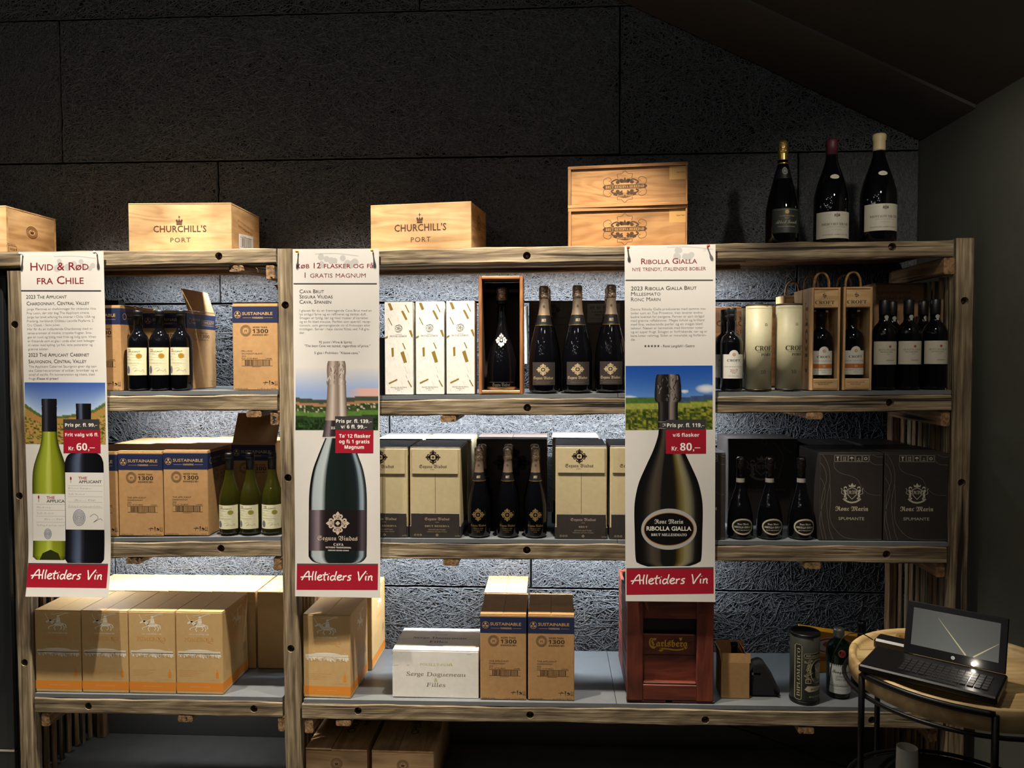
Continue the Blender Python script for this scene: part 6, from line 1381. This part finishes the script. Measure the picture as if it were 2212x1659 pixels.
angs=[tang(1849,1442),tang(2152,1528)%(2*PI),R(20),R(110)]
angs[0]%=2*PI
for a in angs:
    v,f=tube([(math.cos(a)*(RT+.020),math.sin(a)*(RT+.020),z) for z in (.002,.3,.6,zt_+.010)],.0085,8); mk('leg',v,f,MMET,r,True)
# hoop across the front between two legs
hoop=[]
for t_ in np.linspace(0,1,24):
    a=angs[0]+(angs[1]-angs[0])*t_; rr_=RT+.020-.012*math.sin(t_*PI)**.5; hoop.append((math.cos(a)*rr_,math.sin(a)*rr_,zt_+.010))
v,f=tube(hoop,.0085,8); mk('handle_hoop',v,f,MMET,r,True)
D=Dec([(0,0),(100,0),(100,30),(0,30)],.06,.018); D.text('SACKit',50,22,14,'3a2c1c',w=80,al='c'); D.build('lettering',lambda u,v,l:(math.cos(R(282)+(u-.03)/RT)*(RT+.0006+l),math.sin(R(282)+(u-.03)/RT)*(RT+.0006+l),zt_-.036+v),r)
# laptop
zl=zt_+.043
pBL=tz(1950,1408,zl); pBR=tz(2172,1458,zl); ax=(pBR-pBL).normalized(); ay=Vector((-ax.y,ax.x,0)); LW=(pBR-pBL).length; LD=.215
ang=math.atan2(ax.y,ax.x)
lp=empty('laptop',(pBL.x,pBL.y,zt_+.0166),ang,'open black laptop with plain grey lit screen on the tray table','laptop')
qb=lp.matrix_basis.inverted()@tz(1889,1396,zl); qf=lp.matrix_basis.inverted()@tz(1856,1437,zl); qr=lp.matrix_basis.inverted()@tz(2163,1508,zl); print('LAPTOP',LW,qb,qf,qr)
BX0=min(qb.x,-.02); LD=.158
box('base',BX0,LW+.004,-LD,.012,.004,.024,MBLK,lp,.004)
for i in range(5):
    for j in range(13):
        kx=.018+j*(LW-.036)/13; ky=-.032-i*.0195
        box('key',kx,kx+(LW-.036)/13-.003,ky-.0165,ky,.0242,.0256,flat('laptop key','101012',.6) if (i+j)==0 else bpy.data.materials['laptop key'],lp,0)
box('touchpad',LW*.36,LW*.64,-LD+.012,-LD+.070,.0242,.0246,MGREY if False else flat('touchpad','1c1c1e',.4),lp,0)
for q_ in ((.02,),(LW-.02,)): pass
for xx_ in (BX0+.02,LW-.035): box('foot',xx_,xx_+.015,-.03,-.015,0.0006,.004,MBLK,lp,0); box('foot',xx_,xx_+.015,-LD+.02,-LD+.035,0.0006,.004,MBLK,lp,0)
SH=.138
sc_=empty('screen_hinge',(0,0,0)); bpy.data.objects.remove(sc_)
lid=box('lid',0,LW,0,.007,0,SH,MBLK,lp,.002); lid.location=(0,.004,.026); lid.rotation_euler=(R(-18),0,0)
ms=NT('lit screen'); ms.set(Base_Color=(.01,.01,.01),Roughness=.25); a_=ms.n('ShaderNodeVertexColor',_layer_name='ink'); ms.t.links.new(a_.outputs[0],ms.b.inputs['Emission Color']); ms.b.inputs['Emission Strength'].default_value=1.0
D=Dec([(0,0),(320,0),(320,180),(0,180)],LW-.034,SH-.040)
def sf(a,b): return tuple(.36*(1-.22*abs(a-.45)-.15*(1-b))*c_ for c_ in (1,1,.94))
D.rect(0,0,320,180,None,0,24,12,sf)
for (xa,ya),(xb,yb) in (((205,178),(95,30)),((232,178),(318,95))):  # two light rays painted into the screen colour as a V
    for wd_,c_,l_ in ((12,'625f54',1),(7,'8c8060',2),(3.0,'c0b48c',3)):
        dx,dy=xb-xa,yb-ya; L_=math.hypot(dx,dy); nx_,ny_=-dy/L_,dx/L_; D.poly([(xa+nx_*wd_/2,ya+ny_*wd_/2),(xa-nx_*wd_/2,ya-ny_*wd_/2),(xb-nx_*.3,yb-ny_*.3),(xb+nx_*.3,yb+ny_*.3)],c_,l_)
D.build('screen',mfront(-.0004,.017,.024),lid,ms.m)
D=Dec([(0,0),(20,0),(20,20),(0,20)],.010,.010); D.circ(10,10,9,'a8b0b4',0,n=18); D.text('hp',10,13,7,'202020',al='c',off=.01); D.build('emblem',mfront(-.0002,LW/2-.005,.007),lid)
ml=NT('glowing glint'); ml.set(Base_Color=(1,1,1),Emission_Color=(1,.95,.85,1),Emission_Strength=14.0)  # emission paints a spotlight reflection on the bezel
v,f=lathe([(0,0),(.0055,0),(.005,.002),(0,.003)],14); q=mk('bezel_glint',v,f,ml.m,lid,True); q.location=(LW*.70,-.0003,.008); q.rotation_euler=(R(90),0,0)  # glowing disc stands for a spotlight's reflection, not a laptop part
light('POINT','glint_glow',(0,0,0),.12,(1,.9,.75),shadow_soft_size=.004).location=lp.matrix_basis@Vector((LW*.70,-.02,.045))  # added point lamp, glow around the painted reflection
# power brick, tape roll, cable on tray
pb=tz(1900,1398,zt_); o=box('power_box',-.045,.045,-.03,.03,0,.03,MBLK,None,.006); o.location=(pb.x+.035,pb.y-.005,zt_-.0036); o.rotation_euler.z=ang; tag(o,'small black box with a label at the back left of the tray','box')
tp=tz(1932,1392,zt_+.0); v,f=lathe([(.024,0),(.034,0),(.034,.022),(.024,.022),(.024,0)],28); o=mk('tape_roll',v,f,flat('brown tape','8a6a3c',.3),None,True); o.location=(tp.x+.045,tp.y+.01,zt_-.0036); tag(o,'roll of brown tape lying on the tray behind the laptop','tape')
a=Vector((pb.x-.02,pb.y-.002,zt_+.022)); v,f=tube(curve([a,a+Vector((-.04,-.01,.022)),a+Vector((-.085,-.015,.016)),a+Vector((-.115,-.02,-.03)),a+Vector((-.125,-.02,-.08)),a+Vector((-.13,-.02,-.13))],30),.0016,6); o=mk('cable',v,f,MBLK,None,True); tag(o,'thin black cable hanging over the left edge of the tray','cable')
# white tube lamp on the lower tray
wl_=Vector((TX0-.145,TY0-.02,.4152)); v,f=lathe([(0,0),(.030,0),(.029,.005),(.026,.165),(.024,.165),(.024,.05),(0,.05)],30); o=mk('paper_cup',v,f,flat('white cup','b8b8b0',.5),None,True); o.location=wl_; tag(o,'white tall paper cup on the lower shelf of the tray table','cup')
#SPLIT5
